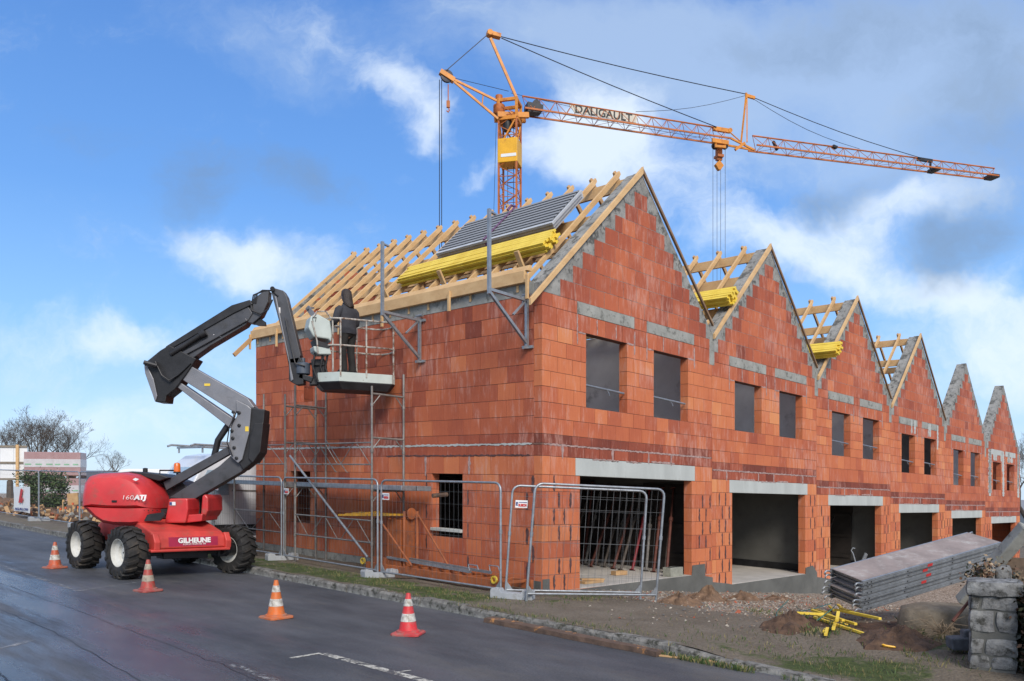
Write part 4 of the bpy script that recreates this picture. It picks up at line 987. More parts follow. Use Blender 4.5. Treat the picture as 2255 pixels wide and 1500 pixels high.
    b.build('hydraulic_hoses', M_BLACK, root, smooth=True)
    for x, y, w_, h_, m_ in ((470, 742, .16, .05, M_LETTER), (540, 950, .07, .10, M_YELLOW), (450, 850, .12, .05, M_YELLOW), (612, 690, .05, .12, M_LETTER)):
        b = MB(); p = at(x, y, D0 - (.145 if y < 760 else .245 if x == 540 else .155) + (.0 if x != 612 else .04)); b.bx(0, w_, -.003, 0, 0, h_, lambda a, c, d: p + V((a, c, d))); b.build('warning_decal', m_, root)
    # jib
    arm('jib', [(597, 642), (603, 634), (624, 640), (631, 652), (662, 782), (655, 800), (640, 800), (632, 775)], D0 - .10, .22, M_BOOM)
    arm('jib_side', [(604, 652), (608, 652), (646, 836), (640, 840), (636, 800)], D0 - .13, .03, M_BOOML)
    arm('jib_foot', [(636, 790), (660, 786), (668, 800), (668, 846), (652, 848), (636, 838)], D0 - .10, .22, M_BLACK)
    b = MB(); p = at(660, 838, D0); b.tube([at(600, 636, D0 - .16), at(600, 636, D0 + .16)], .05, 10); b.build('jib_pin', M_BLACK, root)
    b = MB(); p = at(667, 812, D0); b.lathe([(.12, -.13), (.15, -.11), (.15, .10), (.12, .12)], p, n=14); b.lathe([(.05, .1), (.05, .22)], p, n=8); rt = b.build('basket_rotator', mat('blue_grey_casing', (.06, .075, .10), .45, var=.2), root, smooth=35)
    b = MB(); b.bar(at(660, 828, D0), at(690, 838, D0), .2, .12); b.bar(at(686, 800, D0 + .05), at(716, 800, D0 + .1), .24, .14); b.bar(at(682, 842, D0 + .05), at(720, 842, D0 + .15), .24, .14)
    b.prism([at(x, y, D0 + .0) for x, y in ((686, 792), (715, 793), (718, 848), (688, 838))], V((0, .2, 0))); b.build('basket_bracket', M_BLACK, root, bevel=.02)
    # basket: long side turned towards the house wall
    yaw = RAD(27); A = V((math.cos(yaw), math.sin(yaw), 0)); B = V((-math.sin(yaw), math.cos(yaw), 0))
    O = at(733, 838, D0 - .30); zf = CZ + (HY - 838) / F_PX * (D0 - .3)      # left front corner, underside
    O.z = zf
    g = lambda a, c, d: O + A * a + B * c + ZV * d
    Lb, Wb = 1.36, .85
    ring = [(0.13, 0), (Lb - .10, 0), (Lb, .10), (Lb, Wb - .1), (Lb - .1, Wb), (-.1, Wb), (-.22, Wb - .2), (-.22, .35)]
    b = MB(); b.loft([[g(a + (Lb / 2 - a) * .14, c + (Wb / 2 - c) * .14, -.16) for a, c in ring], [g(a, c, -.02) for a, c in ring], [g(a, c, .0) for a, c in ring]]); b.loft([[g(a + (Lb / 2 - a) * .04, c + (Wb / 2 - c) * .04, z) for a, c in ring] for z in (.0, .17)]); b.build('basket_floor', M_BLACK, root)
    b = MB(); b.loft([[g(a, c, .002) for a, c in ring], [g(a, c, .19) for a, c in ring]], cap=False); b.loft([[g(a + (Lb / 2 - a) * .03, c + (Wb / 2 - c) * .03, .19) for a, c in ring], [g(a + (Lb / 2 - a) * .03, c + (Wb / 2 - c) * .03, .03) for a, c in ring]]); 
    n = len(ring); i0 = len(b.v)
    for i in range(n):
        (a, c), (a2, c2) = ring[i], ring[(i + 1) % n]; k = .03
        b.face([g(a, c, .19), g(a2, c2, .19), g(a2 + (Lb / 2 - a2) * k, c2 + (Wb / 2 - c2) * k, .19), g(a + (Lb / 2 - a) * k, c + (Wb / 2 - c) * k, .19)])
    b.build('basket_pan', M_BASKET, root, recalc=True)
    b = MB(); r = .019
    for z in (.74, 1.29):
        loop = [(-.16, .32), (.0, .06), (.18, .0), (Lb - .2, 0), (Lb - .05, .06), (Lb + .05, .25), (Lb + .05, Wb - .25), (Lb - .05, Wb - .06), (Lb - .2, Wb), (0, Wb), (-.16, Wb - .1)]
        if z > 1: loop = loop + [(-.17, Wb / 2), (-.16, .32)]
        b.tube([g(a, c, z) for a, c in loop], r, 7)
    for a, c in ((.16, 0), (Lb * .52, 0), (Lb - .04, .07), (Lb + .0, Wb - .07), (Lb * .55, Wb), (0.02, Wb)): b.tube([g(a, c, .1), g(a, c, 1.29)], r, 7)
    b.build('basket_rail', M_RAIL, root, smooth=True)
    # control console on its arm
    b = MB(); pts = [(.0, .80), (-.05, .86), (-.36, .88), (-.47, 1.06), (-.42, 1.30), (-.28, 1.36), (-.02, 1.24), (.02, .94)]
    b.prism([g(a, .12, d) for a, d in pts], B * .42); cs = b.build('control_console', M_BASKET, root, bevel=.03)
    b = MB(); b.prism([g(a, .16, d) for a, d in ((-.02, .72), (-.36, .70), (-.34, .60), (-.25, .54), (.02, .56))], B * .34); b.build('console_tray', M_BASKET, root, bevel=.02)
    b = MB(); b.prism([g(a, .14, d) for a, d in ((.02, .74), (-.34, .84), (-.3, .72), (-.05, .68))], B * .38)
    for a in (-.02, -.12, -.28): b.tube([g(a, .25, .7), g(a - .06, .3, .3), g(a + .05, .3, .0)], .022, 6)
    b.build('console_underside', M_BLACK, root); b = MB(); b.text('17', .12, g(-.38, .112, 1.18), A * .9 + ZV * .3, ZV - A * .2, depth=.004); b.build('lettering', M_INK, cs)
    b = MB(); b.tube([g(-.38, .10, 1.28), g(-.30, .10, 1.4), g(-.12, .1, 1.42), g(.02, .1, 1.25), g(.03, .1, .2)], .018, 6); b.tube([g(-.40, .10, 1.2), g(-.30, .1, .8), g(-.28, .10, .54)], .016, 6); b.build('console_guard', M_RAIL, root, smooth=True)
    b = MB(); b.bar(g(-.2, .5, 1.3), g(-.36, .7, 1.60), .04, .1); b.bar(g(-.38, .62, 1.56), g(-.2, .85, 1.63), .05, .04); b.build('side_arm', M_BOOML, root)
    return g, A, B
basket, BA, BB = lift()

# ------------------------------------------------------------------ the person in the basket
def person():
    foot = basket(.42, .40, .185)
    root_p = foot.copy()
    fd = (V((-.80, .60, 0))).normalized(); rt = V((fd.y, -fd.x, 0))           # looks away over the far left corner; rt = the person's right
    def b_(f, r, z): return foot + fd * f + rt * r + ZV * z
    sk = []; ed = []
    def chain(pts, start=None):
        prev = start
        for p, r in pts:
            sk.append((p, r)); i = len(sk) - 1
            if prev is not None: ed.append((prev, i))
            prev = i
        return prev
    def skin(name, m, sub=2, root=0):
        me = bpy.data.meshes.new(name); me.from_pydata([tuple(p - foot) for p, r in sk], ed, [])
        o = bpy.data.objects.new(name, me); COL.objects.link(o)
        md = o.modifiers.new('skin', 'SKIN'); o.modifiers.new('sub', 'SUBSURF').levels = sub; o.modifiers['sub'].render_levels = sub
        for i, (p, r) in enumerate(sk): me.skin_vertices[0].data[i].radius = r if isinstance(r, tuple) else (r, r)
        me.skin_vertices[0].data[root].use_root = True
        bpy.context.view_layer.update(); dg = bpy.context.evaluated_depsgraph_get()
        m2 = bpy.data.meshes.new_from_object(o.evaluated_get(dg)); m2.materials.clear(); m2.materials.append(m); m2.shade_smooth(); m2.name = name
        bpy.data.objects.remove(o); o = bpy.data.objects.new(name, m2); COL.objects.link(o)
        sk.clear(); ed.clear(); return o
    M_CLOTH = mat('dark_work_jacket', (.032, .033, .040), .85, var=.3, scale=6, bump=.5, bscale=20)
    M_TROU = mat('black_trousers', (.014, .013, .012), .85, var=.3, scale=6, bump=.5, bscale=18)
    M_SKIN = mat('skin', (.42, .22, .15), .5, var=.1); M_HAIR = mat('dark_brown_hair', (.022, .013, .009), .55, var=.4, scale=30, stretch=(6, 6, 1), bump=.6, bscale=20)
    # one continuous body: legs, trunk, neck, head, arms with fingers
    pel = chain([(b_(-.0, 0, .92), (.12, .09))])
    for s in (-1, 1):
        chain([(b_(-.0, .09 * s, .84), .08), (b_(.03, .113 * s, .50), .062), (b_(-.01, .12 * s, .12), .050), (b_(-.02, .12 * s, .06), .05), (b_(.10, .13 * s, .035), .04), (b_(.17, .135 * s, .03), .03)], pel)
    ch = chain([(b_(.0, 0, 1.08), (.12, .09)), (b_(.015, 0, 1.25), (.13, .10)), (b_(.02, 0, 1.38), (.12, .09))], pel)
    nk = chain([(b_(.04, 0, 1.47), .062), (b_(.055, 0, 1.55), .058), (b_(.065, 0, 1.62), (.075, .09)), (b_(.07, 0, 1.70), (.078, .095)), (b_(.06, 0, 1.755), .06)], ch)
    hands = []
    for s, wr, hd in ((-1, (.36, -.20, 1.10), (.44, -.16, 1.12)), (1, (.34, .20, 1.06), (.43, .17, 1.09))):
        chain([(b_(.02, .19 * s, 1.375), .058), (b_(.04, .275 * s, 1.13), .048), (b_(*wr), .036), (b_(*hd), (.038, .022))], ch)
        pm = b_(*hd); dr = (b_(*hd) - b_(*wr)).normalized()
        hi = len(sk) - 1
        for k, ln in enumerate((.075, .085, .08, .062)):
            o = rt * ((k - 1.5) * .019); chain([(pm + dr * .045 + o, .0095), (pm + dr * (.045 + ln * .55) + o - ZV * .012, .0088), (pm + dr * (.045 + ln * .75) + o - ZV * .04, .008)], hi)
        chain([(pm + dr * .0 - rt * s * .035 + ZV * .004, .0105), (pm + dr * .045 - rt * s * .05 - ZV * .01, .0095)], hi)
    body = skin('person', M_SKIN, 2, pel)
    body.location = foot; OFF[body.name] = foot; tag(body, 'person in dark jacket and black trousers standing in the lift basket, back to the street', 'person')
    def child(o): o.parent = body; OFF[o.name] = foot
    # clothing grown a little over the body
    def sweep(b, pts, n=12):
        b.loft([[p + (ax * math.cos(2 * math.pi * i / n) * ra + ay * math.sin(2 * math.pi * i / n) * rb) * (1 + .05 * noise.noise(p * 9 + V((i, 0, 0)))) for i in range(n)] for p, ax, ay, ra, rb in pts])
    b = MB()
    for s in (-1, 1): sweep(b, [(b_(f, .095 * s + o * s, z), fd, rt, ra, rb) for f, o, z, ra, rb in ((.0, .0, .94, .115, .10), (.0, .005, .82, .11, .098), (.015, .012, .66, .095, .085), (.03, .018, .50, .085, .078), (.01, .02, .34, .08, .074), (-.01, .022, .20, .08, .073), (-.01, .025, .09, .088, .08), (-.01, .025, .06, .086, .078))])
    sweep(b, [(b_(-.01, 0, z), fd, rt, ra, rb) for z, ra, rb in ((.80, .10, .15), (.88, .125, .19), (.98, .12, .185), (1.02, .11, .17))], 16)
    tr_ = b.build('trousers', M_TROU, None, smooth=80, loc=foot); tr_.location = (0, 0, 0); child(tr_)
    b = MB()
    sweep(b, [(b_(f, 0, z), fd, rt, ra, rb) for f, z, ra, rb in ((-.01, .86, .145, .205), (-.01, .90, .15, .21), (-.005, 1.0, .142, .20), (.0, 1.12, .14, .205), (.01, 1.25, .145, .22), (.012, 1.34, .14, .225), (.015, 1.40, .125, .20), (.02, 1.45, .105, .14), (.03, 1.49, .09, .09), (.035, 1.52, .085, .085))], 20)
    for s, wr in ((-1, (.33, -.21, 1.10)), (1, (.31, .21, 1.06))):
        pts = [b_(.015, .175 * s, 1.385), b_(.02, .225 * s, 1.34), b_(.03, .27 * s, 1.22), b_(.05, .285 * s, 1.12), b_(.15, .265 * s, 1.08), b_(*wr)]; b.tube(pts, [.075, .088, .078, .072, .064, .05], 12)
    jk = b.build('jacket', M_CLOTH, None, smooth=80, loc=foot); jk.location = (0, 0, 0); child(jk)
    b = MB(); rg = []
    for z, a, r, f0 in ((1.41, .045, .08, -.085), (1.45, .085, .105, -.055), (1.52, .105, .115, -.01), (1.58, .115, .115, .015), (1.65, .125, .112, .03), (1.71, .126, .108, .04), (1.765, .110, .095, .042), (1.80, .082, .070, .044), (1.822, .045, .04, .045), (1.83, .012, .012, .045)):
        rg.append([b_(f0 + a * math.cos(2 * math.pi * i / 18) * (.45 if math.cos(2 * math.pi * i / 18) > .25 and z < 1.68 else 1) + .008 * math.sin(i * 5 + z * 40), r * math.sin(2 * math.pi * i / 18), z + .008 * math.sin(i * 3.1)) for i in range(18)])
    b.loft(rg); hr = b.build('hair', M_HAIR, None, smooth=80, loc=foot); hr.location = (0, 0, 0); child(hr)
    b = MB()
    for s in (-1, 1):
        b.loft([[b_(x * sc - .0, .125 * s + y * sc, z) for x, y in ((-.12, -.045), (.02, -.05), (.15, -.05), (.19, 0), (.15, .05), (.02, .045), (-.12, .045))] for z, sc in ((.0, 1), (.06, .98), (.11, .7))])
    bt = b.build('boots', M_BLACK, body, smooth=50)
    b = MB(); c = b_(.165, 0, 1.655); b.loft([[c + fd * x + ZV * z + rt * w for x, z in ((0, .02), (.035, -.015), (.0, -.03))] for w in (-.016, .016)])
    for s in (-1, 1): b.lathe([(.012, 0), (.004, .008)], b_(.148, .034 * s, 1.685), fd, 8)
    b.bar(b_(.148, -.03, 1.60), b_(.148, .03, 1.60), .012, .012); b.build('face', M_SKIN, body)
person()
# ------------------------------------------------------------------ mesh fence panels and their ballast blocks
def fence_panel(name, label, p0, p1, group, lean=V((0, 0, 0)), h=1.92, sign=True, blank=False, z0=.12):
    """welded mesh panel in a round-cornered tube frame standing from p0 to p1 (ground points)"""
    root = thing(name, label, 'fence', p0, group)
    L = (p1 - p0).length; x = (p1 - p0) / L; up = (ZV * (h - z0) + lean)
    f = lambda a, c, n=0.: p0 + x * a + up * (c / (h - z0)) + ZV * z0 + x.cross(ZV) * n
    H = h - z0; r = .13; b = MB()
    arc = lambda ca, cc, a0: [(ca + r * math.cos(a0 + i * math.pi / 8), cc + r * math.sin(a0 + i * math.pi / 8)) for i in range(5)]
    pts = [(0, -z0)] + [(0, 0)] + arc(r, H - r, math.pi)[::1] if False else [(0, -z0), (0, H - r)] + [(r - r * math.cos(i * math.pi / 8), H - r + r * math.sin(i * math.pi / 8)) for i in range(1, 4)] + [(r, H), (L - r, H)] + [(L - r + r * math.sin(i * math.pi / 8), H - r + r * math.cos(i * math.pi / 8)) for i in range(1, 4)] + [(L, H - r), (L, -z0)]
    b.tube([f(a, c) for a, c in pts], .021, 8); b.tube([f(0, .0), f(L, .0)], .019, 8)
    for a, s in ((0, 1), (L, -1)): b.prism([f(a, -.02, -.012), f(a + s * .13, -.0, -.012), f(a, .16, -.012)], x.cross(ZV) * .024); b.tube([f(a, H * .52), f(a, H * .52 + .07)], .03, 8)
    b.build('frame', M_GALV, root, smooth=50)
    b = MB(); n = int(L / .115)
    for i in range(1, n): b.bar(f(L * i / n, .01), f(L * i / n, H - .01), .0024, .0024, x)
    for c in (.28, .56, .84, 1.12, 1.4, 1.62): b.bar(f(.01, c), f(L - .01, c), .0031, .0031)
    b.build('wire_mesh', M_WIRE, root)
    if sign:
        c0 = 1.42; b = MB(); b.prism([f(.06, c0, .02), f(.27, c0, .02), f(.27, c0 + .13, .02), f(.06, c0 + .13, .02)], x.cross(ZV) * .006); s = b.build('sign_plate', M_WHITE, root)
        zz = (f(0, 1) - f(0, 0)).normalized()
        b = MB(); b.text('RUBION', .06, f(.115, c0 + .025, .028), x, zz, width=.14, bold=.004, depth=.003); b.build('lettering', M_REDINK, s)
        b = MB(); b.text('E', .08, f(.068, c0 + .04, .028), x, zz, bold=.004, depth=.003); b.bar(f(.12, c0 + .095, .029), f(.26, c0 + .095, .029), .002, .012); b.build('lettering', M_BLUEINK, s)
    return root
def ballast(p, d, label, group='fence feet'):
    """moulded foot block: two raised ends, a low waist and holes"""
    x = V(d).normalized(); n = x.cross(ZV).normalized(); b = MB()
    prof = [(-.36, 0), (.36, 0), (.36, .12), (.345, .155), (.20, .155), (.17, .10), (-.17, .10), (-.20, .155), (-.345, .155), (-.36, .12)]
    b.prism([p - n * .11 + x * a + ZV * c for a, c in prof], n * .22)
    for a in (-.27, .27): b.lathe([(.03, .15), (.03, .165), (.02, .165), (.02, .15)], p + x * a, ZV, 8)
    o = b.build('ballast_block', M_PLASTIC, None, bevel=.012, loc=p); tag(o, label, 'fence foot', group); return o
G = lambda x, y, o=0.: P(*ground_at(x, y, o), o)
FG = 'site fence panels along the street front'
FB = [(-1.12, 13.9), (-1.08, 10.55), (-1.03, 7.16), (-1.22, 3.20), (-1.18, -.16)]
gpt = lambda u, v: P(u, v, gh(u, v))
def gpix(x, y):
    o = -.1
    for _ in range(8): u, v = ground_at(x, y, o); o = .5 * o + .5 * gh(u, v)
    return u, v
fence_panel('mesh_fence', 'mesh fence panel behind the lift, in front of the white van', gpt(*FB[0]), gpt(-1.08, 10.6), FG, sign=False)
fence_panel('mesh_fence', 'mesh fence panel at the rear corner of the brick side wall', gpt(-1.08, 10.5), gpt(-1.03, 7.22), FG)
fence_panel('mesh_fence', 'mesh fence panel in front of the scaffold', gpt(-1.03, 7.12), gpt(-1.22, 3.26), FG)
fence_panel('mesh_fence', 'mesh fence panel in front of the orange steel stand and window', gpt(-1.22, 3.14), gpt(-1.18, -.12), FG)
fence_panel('mesh_fence', 'rear one of two leaning overlapped fence panels at the street corner', gpt(-1.16, -.22), gpt(.78, -1.60), FG, lean=V((.12, .06, -.04)))
fence_panel('mesh_fence', 'front one of two leaning overlapped fence panels at the street corner', gpt(-1.24, -.78), gpt(.74, -1.95), FG, lean=V((.14, -.02, 0)), sign=False)
for (u, v), l in zip(((-1.05, 7.17), (-1.22, 3.20), (-1.2, -.42), (-1.1, 10.55)), ('grey fence foot under the joint beside the scaffold', 'grey fence foot under the joint between scaffold and orange stand', 'grey fence foot on the mud at the street corner of the house', 'grey fence foot behind the lift at the rear house corner')):
    ballast(gpt(u, v), (RV + LV * -.2) if v > 0 else (RV * .45 - LV * .9), l)
# the farther fence beyond the house
FV = [(fv(x, -1.1)) for x in (-60, 86, 176, 310)]
for i, l in enumerate(('far fence panel with the white banner', 'far fence panel before the dark shrub', 'far fence panel next to the red lift turret')):
    fence_panel('mesh_fence', l, gpt(-1.1, FV[i]), gpt(-1.1, FV[i + 1] + .05), 'far fence panels beside the road', sign=False)
for i, l in ((1, 'grey fence foot near the banner'), (2, 'grey fence foot before the shrub and rubble')): ballast(gpt(-1.1, FV[i]), RV, l)
p0, p1 = P(-1.16, fv(31, -1.16), 0), P(-1.16, fv(67, -1.16), 0); d0 = (p0.y + p1.y) / 2
zt, zb = CZ + (HY - 1071) / F_PX * d0, CZ + (HY - 1128) / F_PX * d0
root = thing('banner', 'white developer banner with red tower mark tied to the far fence', 'banner', (p0.x, p0.y, zb))
b = MB(); xd = (p1 - p0); xd.z = 0; L = xd.length; xd.normalize(); nn = xd.cross(ZV)
b.prism([V((p0.x, p0.y, zb)) + xd * a + ZV * c + nn * (.02 * math.sin(a * 4)) for a, c in ((0, .04), (L * .5, .02), (L, -.02), (L, zt - zb - .02), (L * .5, zt - zb - .04), (0, zt - zb))], nn * .006); b.build('sheet', M_WHITE, root)
o = V((p0.x, p0.y, zb)) + nn * .035
b = MB(); b.text('AIGUILLON', .13, o + xd * L * .1 + ZV * .08, xd, ZV, width=L * .8, bold=.004); b.build('lettering', M_BLUEINK, root)
b = MB(); h = zt - zb; b.prism([o + xd * L * a + ZV * h * c for a, c in ((.34, .36), (.46, .36), (.60, .85), (.52, .92), (.47, .88))], nn * .006); b.prism([o + xd * L * a + ZV * h * c for a, c in ((.5, .36), (.56, .36), (.62, .52), (.58, .58), (.52, .5))], nn * .006); b.build('tower_mark', M_REDINK, root)

# ------------------------------------------------------------------ tube scaffold along the side wall
def scaffold():
    root = thing('scaffold', 'grey tube scaffold with one deck against the brick side wall', 'scaffold', P(-.6, 5, 0))
    uo, ui = -.98, -.16
    vA, vB, vC = fv(628, uo), fv(650, uo), fv(819, uo); v0 = fv(581, ui)
    Wz = lambda y, u, v: CZ + (HY - y) / F_PX * (Y0 + RY * u + LY * v) - SA * u - SB * v
    tops = {('A', uo): 868, ('A', ui): 852, ('B', uo): 848, ('B', ui): 846, ('C', uo): 850, ('C', ui): 825, ('0', ui): 868, ('0', uo): 868}
    b = MB(); std = []
    for nm, v in (('0', v0), ('A', vA), ('B', vB), ('C', vC)):
        for u in (uo, ui):
            zt = Wz(tops[(nm, u)], u, v); s = MB(); s.tube([P(u, v, gh(u, v)), P(u, v, zt)], .024, 8)
            z = .6
            while z < zt: s.lathe([(.034, -.03), (.034, .03)], P(u, v, z), n=8); z += .95
            s.lathe([(.07, 0), (.07, .01), (.03, .02), (.03, .12)], P(u, v, gh(u, v)), n=8)
            s.build('standard', M_SCAF, root, smooth=50)
    zd = Wz(1077, uo, vC)
    for v in (vA, vB, vC):
        for z in ([zd + 1.0, zd + 1.85] if v != vC else [zd + 1.05, zd + 1.95]) + [zd - .03]:
            s = MB(); s.tube([P(uo, v, z), P(ui, v, z)], .022, 8); 
            s.tube([P(uo, v, z - .25), P(uo + .22, v, z)], .012, 6); s.tube([P(ui, v, z - .25), P(ui - .22, v, z)], .012, 6); s.build('transom', M_SCAF, root, smooth=50)
    for va, vb in ((v0, vA), (vB, vC)):
        for z0, z1 in ((zd + .50, zd + .95), (zd - 1.1, zd - .65)):
            s = MB(); s.tube([P(uo, va, z0), P(uo, vb, z0)], .017, 6); s.tube([P(uo, va, z1), P(uo, vb, z1)], .017, 6)
            n = 5 if va == vB else 3
            for i in range(n): t0, t1 = va + (vb - va) * (i + .1) / n, va + (vb - va) * (i + .9) / n; s.tube([P(uo, t0, z0 if i % 2 else z1), P(uo, t1, z1 if i % 2 else z0)], .009, 5)
            s.build('guard_rail', M_SCAF, root, smooth=50)
    for va, vb in ((13.2, vA), (vB - .0, vC - .95)):
        for i in range(2): s = MB(); u = uo + .04 + i * .4; s.bx(u - .03, u + .34, min(va, vb), max(va, vb), zd - .01, zd + .09, P); s.build('deck_board', M_GALV, root, bevel=.008)
    s = MB(); s.tube([P(uo - .05, fv(643, uo), Wz(1004, uo, fv(643, uo))), P(uo - .05, fv(814, uo), Wz(1227, uo, fv(814, uo)))], .026, 8); s.build('brace', M_GALV, root, smooth=50)
    for v in (vA, vB): s = MB(); s.tube([P(ui, v, zd + 1.1), P(ui - .04, v - .9, zd + .35), P(ui, v - .9, zd + .35)], .012, 6); s.build('brace', M_SCAF, root)
scaffold()

# ------------------------------------------------------------------ wall brackets with posts at the eaves
def bracket(v, label):
    root = thing('eaves_bracket', label, 'bracket', P(-.05, v, 4.4), 'steel eaves brackets on the side wall')
    f = lambda a, w: P(-a, v, w)
    wt, wl, out = 5.27, 4.42, 1.02
    b = MB(); b.bar(f(.06, wl), f(.06, wt + .05), .05, .06, LV); b.bar(P(-.03, v, wl), P(-.16, v, wl - .02), .06, .05); b.bar(P(-.02, v, wt + .03), P(-.18, v, wt + .03), .06, .05); b.lathe([(.03, -.1), (.03, .1)], f(.06, wt + .1), LV, 8); b.bar(P(-.02, v - .12, wl), P(-.02, v + .12, wl), .04, .05); b.bar(P(-.02, v - .14, wt + .0), P(-.02, v + .14, wt + .0), .04, .05); b.build('wall_post', M_GALV, root)
    b = MB(); b.bar(f(.06, wt), f(out, wt + .02), .05, .06, LV); b.build('outrigger', M_GALV, root)
    b = MB(); b.bar(f(.08, wl + .08), f(out, wt - .02), .05, .05, LV); b.bar(f(.10, wt - .02), f(.42, wt - .32), .03, .04, LV); b.build('strut', M_GALV, root)
    b = MB(); b.bar(f(out, wt - .06), f(out, wt + 1.42), .055, .055, LV); b.bar(f(out - .02, wt + 1.38), f(out - .16, wt + 1.36), .05, .03); b.build('guard_post', M_GALV, root)
vb1 = fv(1160, -.06); vb2 = fv(924, -.06)
bracket(vb1, 'steel eaves bracket with tall post nearest the front corner'); bracket(vb2, 'steel eaves bracket with tall post next to the lift basket')

# ------------------------------------------------------------------ loads lying on the roof frames
c1 = 5.93 / 2 + .12
def slope_pt(s, v, lift=0., k=0):
    c = (JU[k + 1] - JU[k]) / 2 + (.12 if k == 0 else 0)
    ra = 8.62 - .255 * k; n = V((-SL, 1)).normalized()
    return P(JU[k] + s + n.x * lift, v, ra - abs(s - c) * SL + n.y * lift)
nrm = (slope_pt(1, 1, 1) - slope_pt(1, 1, 0)).normalized(); sdir = (slope_pt(2, 1) - slope_pt(1, 1)).normalized()
pl0 = slope_pt(1, 1, .03)
q = [on_plane(x, y, pl0, nrm) for x, y in ((984, 566), (1228, 503), (1290, 432), (1044, 503))]
vlo = min(uvw_of(p)[1] for p in q); vhi = max(uvw_of(p)[1] for p in q)
va, vb = uvw_of(q[1])[1], uvw_of(q[0])[1]; sa, sb = uvw_of(q[1])[0], uvw_of(q[2])[0]
M_PANEL = mat('panel_grey_rib', (.24, .245, .25), .5, .2, var=.04, scale=1); M_PANELD = mat('panel_dark_groove', (.035, .036, .04), .6); M_PANELE = mat('panel_pale_edge', (.50, .52, .54), .45, .3, var=.1)
for i in range(3):
    root = thing('roofing_sheet', ('lowest', 'middle', 'topmost dark ribbed')[i] + ' roof panel of the stack strapped on the front roof frame', 'roof panel', slope_pt(sa, va, .03), 'ribbed roof panels stacked on the rafters')
    l0 = .02 + i * .075; dv = i * -.05 + .06; du = i * -.03
    b = MB(); b.hexa([slope_pt(s, v, l) for l in (l0, l0 + .055) for s, v in ((sa + du, va + dv), (sb + du, va + dv), (sb + du, vb + dv), (sa + du, vb + dv))]); b.build('panel_body', M_PANELE, root, bevel=.004)
    b = MB(); b.hexa([slope_pt(s_, v, l) for l in (l0 + .0555, l0 + .058) for s_, v in ((sa + du + .06, va + dv + .04), (sb + du - .03, va + dv + .04), (sb + du - .03, vb + dv - .02), (sa + du + .06, vb + dv - .02))]); b.build('groove_face', M_PANELD, root)
    b = MB(); n = 9
    for j in range(n):
        s = sa + du + (sb - sa) * (j + .75) / (n + .4); b.hexa([slope_pt(s_, v, l) for l in (l0 + .0582, l0 + .072) for s_, v in ((s, va + dv + .05), (s + (sb - sa) * .06, va + dv + .05), (s + (sb - sa) * .06, vb + dv - .03), (s, vb + dv - .03))])
    b.build('rib_face', M_PANEL, root)
b = MB(); vs_ = uvw_of(on_plane(1125, 500, pl0, nrm))[1]
for s0, s1 in ((sa - .05, sb + .02),):
    b.hexa([slope_pt(s, v, l) for l in (.248, .256) for s, v in ((s0, vs_ - .04), (s1, vs_ - .04), (s1, vs_ + .04), (s0, vs_ + .04))])
b.bar(slope_pt(sa - .05, vs_, .25), slope_pt(sa - .06, vs_, -.05), .06, .008); b.tube([slope_pt(sb, vs_, .26), slope_pt(sb + .02, vs_ + .1, .3), slope_pt(sb - .1, vs_ + .12, .28)], .03, 6)
tag(b.build('strap', mat('purple_strap', (.13, .06, .13), .8), None, loc=slope_pt(sa, vs_, .25)), 'faded purple lashing strap across the ribbed roof panels', 'strap')
def battens(k, a_px, b_px, n_w, n_h, sz, label, group, s_mid, jag=.12):
    """bundle of squared battens lying along the roof, each one its own piece"""
    w, h = sz
    sd = (slope_pt(s_mid + .5, 1, 0, k) - slope_pt(s_mid, 1, 0, k)).normalized(); nn = (slope_pt(1, 1, 1, k) - slope_pt(1, 1, 0, k)).normalized()
    ba = slope_pt(s_mid, 0, .03, k); first = None; m = 0
    v0 = fv_slope(a_px, ba); v1 = fv_slope(b_px, ba)
    for i in range(n_h):
        for j in range(n_w):
            p = ba + nn * (h * (i + .5)) + ZV * rnd(-.004, .004) + sd * ((j - n_w / 2) * (w + .004) + (i % 2) * .02)
            e0 = v0 + rnd(-jag, jag); e1 = v1 + rnd(-.05, .05); mb = MB(); lo = p + LV * e0
            mb.bar(lo, p + LV * e1 + sd * rnd(-.012, .012) + nn * rnd(-.006, .01), w - .003, h - .003, nn); o = mb.build('batten', M_YELLOW, None, loc=lo, bevel=.003); tag(o, label, 'batten', group)
def fv_slope(x, base):
    r = (x - PX) / F_PX
    return (r * base.y - base.x) / (LX - r * LY)
battens(0, 1222, 900, 6, 4, (.085, .05), 'yellow batten in the long bundle lying on the front roof frame below the ribbed panels', 'yellow battens on the first roof', .98)
battens(1, 1622, 1500, 5, 5, (.085, .05), 'yellow batten in the bundle on the second roof frame', 'yellow battens on the second roof', .95, .06)
battens(2, 1852, 1760, 5, 5, (.085, .05), 'yellow batten in the bundle on the third roof frame', 'yellow battens on the third roof', .72, .06)
for k, s, vs3, l in ((0, .66, (1.1, 3.4, 5.4), 'below the long yellow bundle on the front roof'),):
    for i, v in enumerate(vs3):
        b = MB(); p = slope_pt(s, v, 0); b.bar(p - ZV * .1, p + nrm * .26, .05, .11, LV); tag(b.build('wood_stop', M_WOOD, None, loc=p, bevel=.004), ('nearest', 'middle', 'farthest')[i] + ' short wood stop ' + l, 'wood stop', 'wood stops under the yellow bundle')

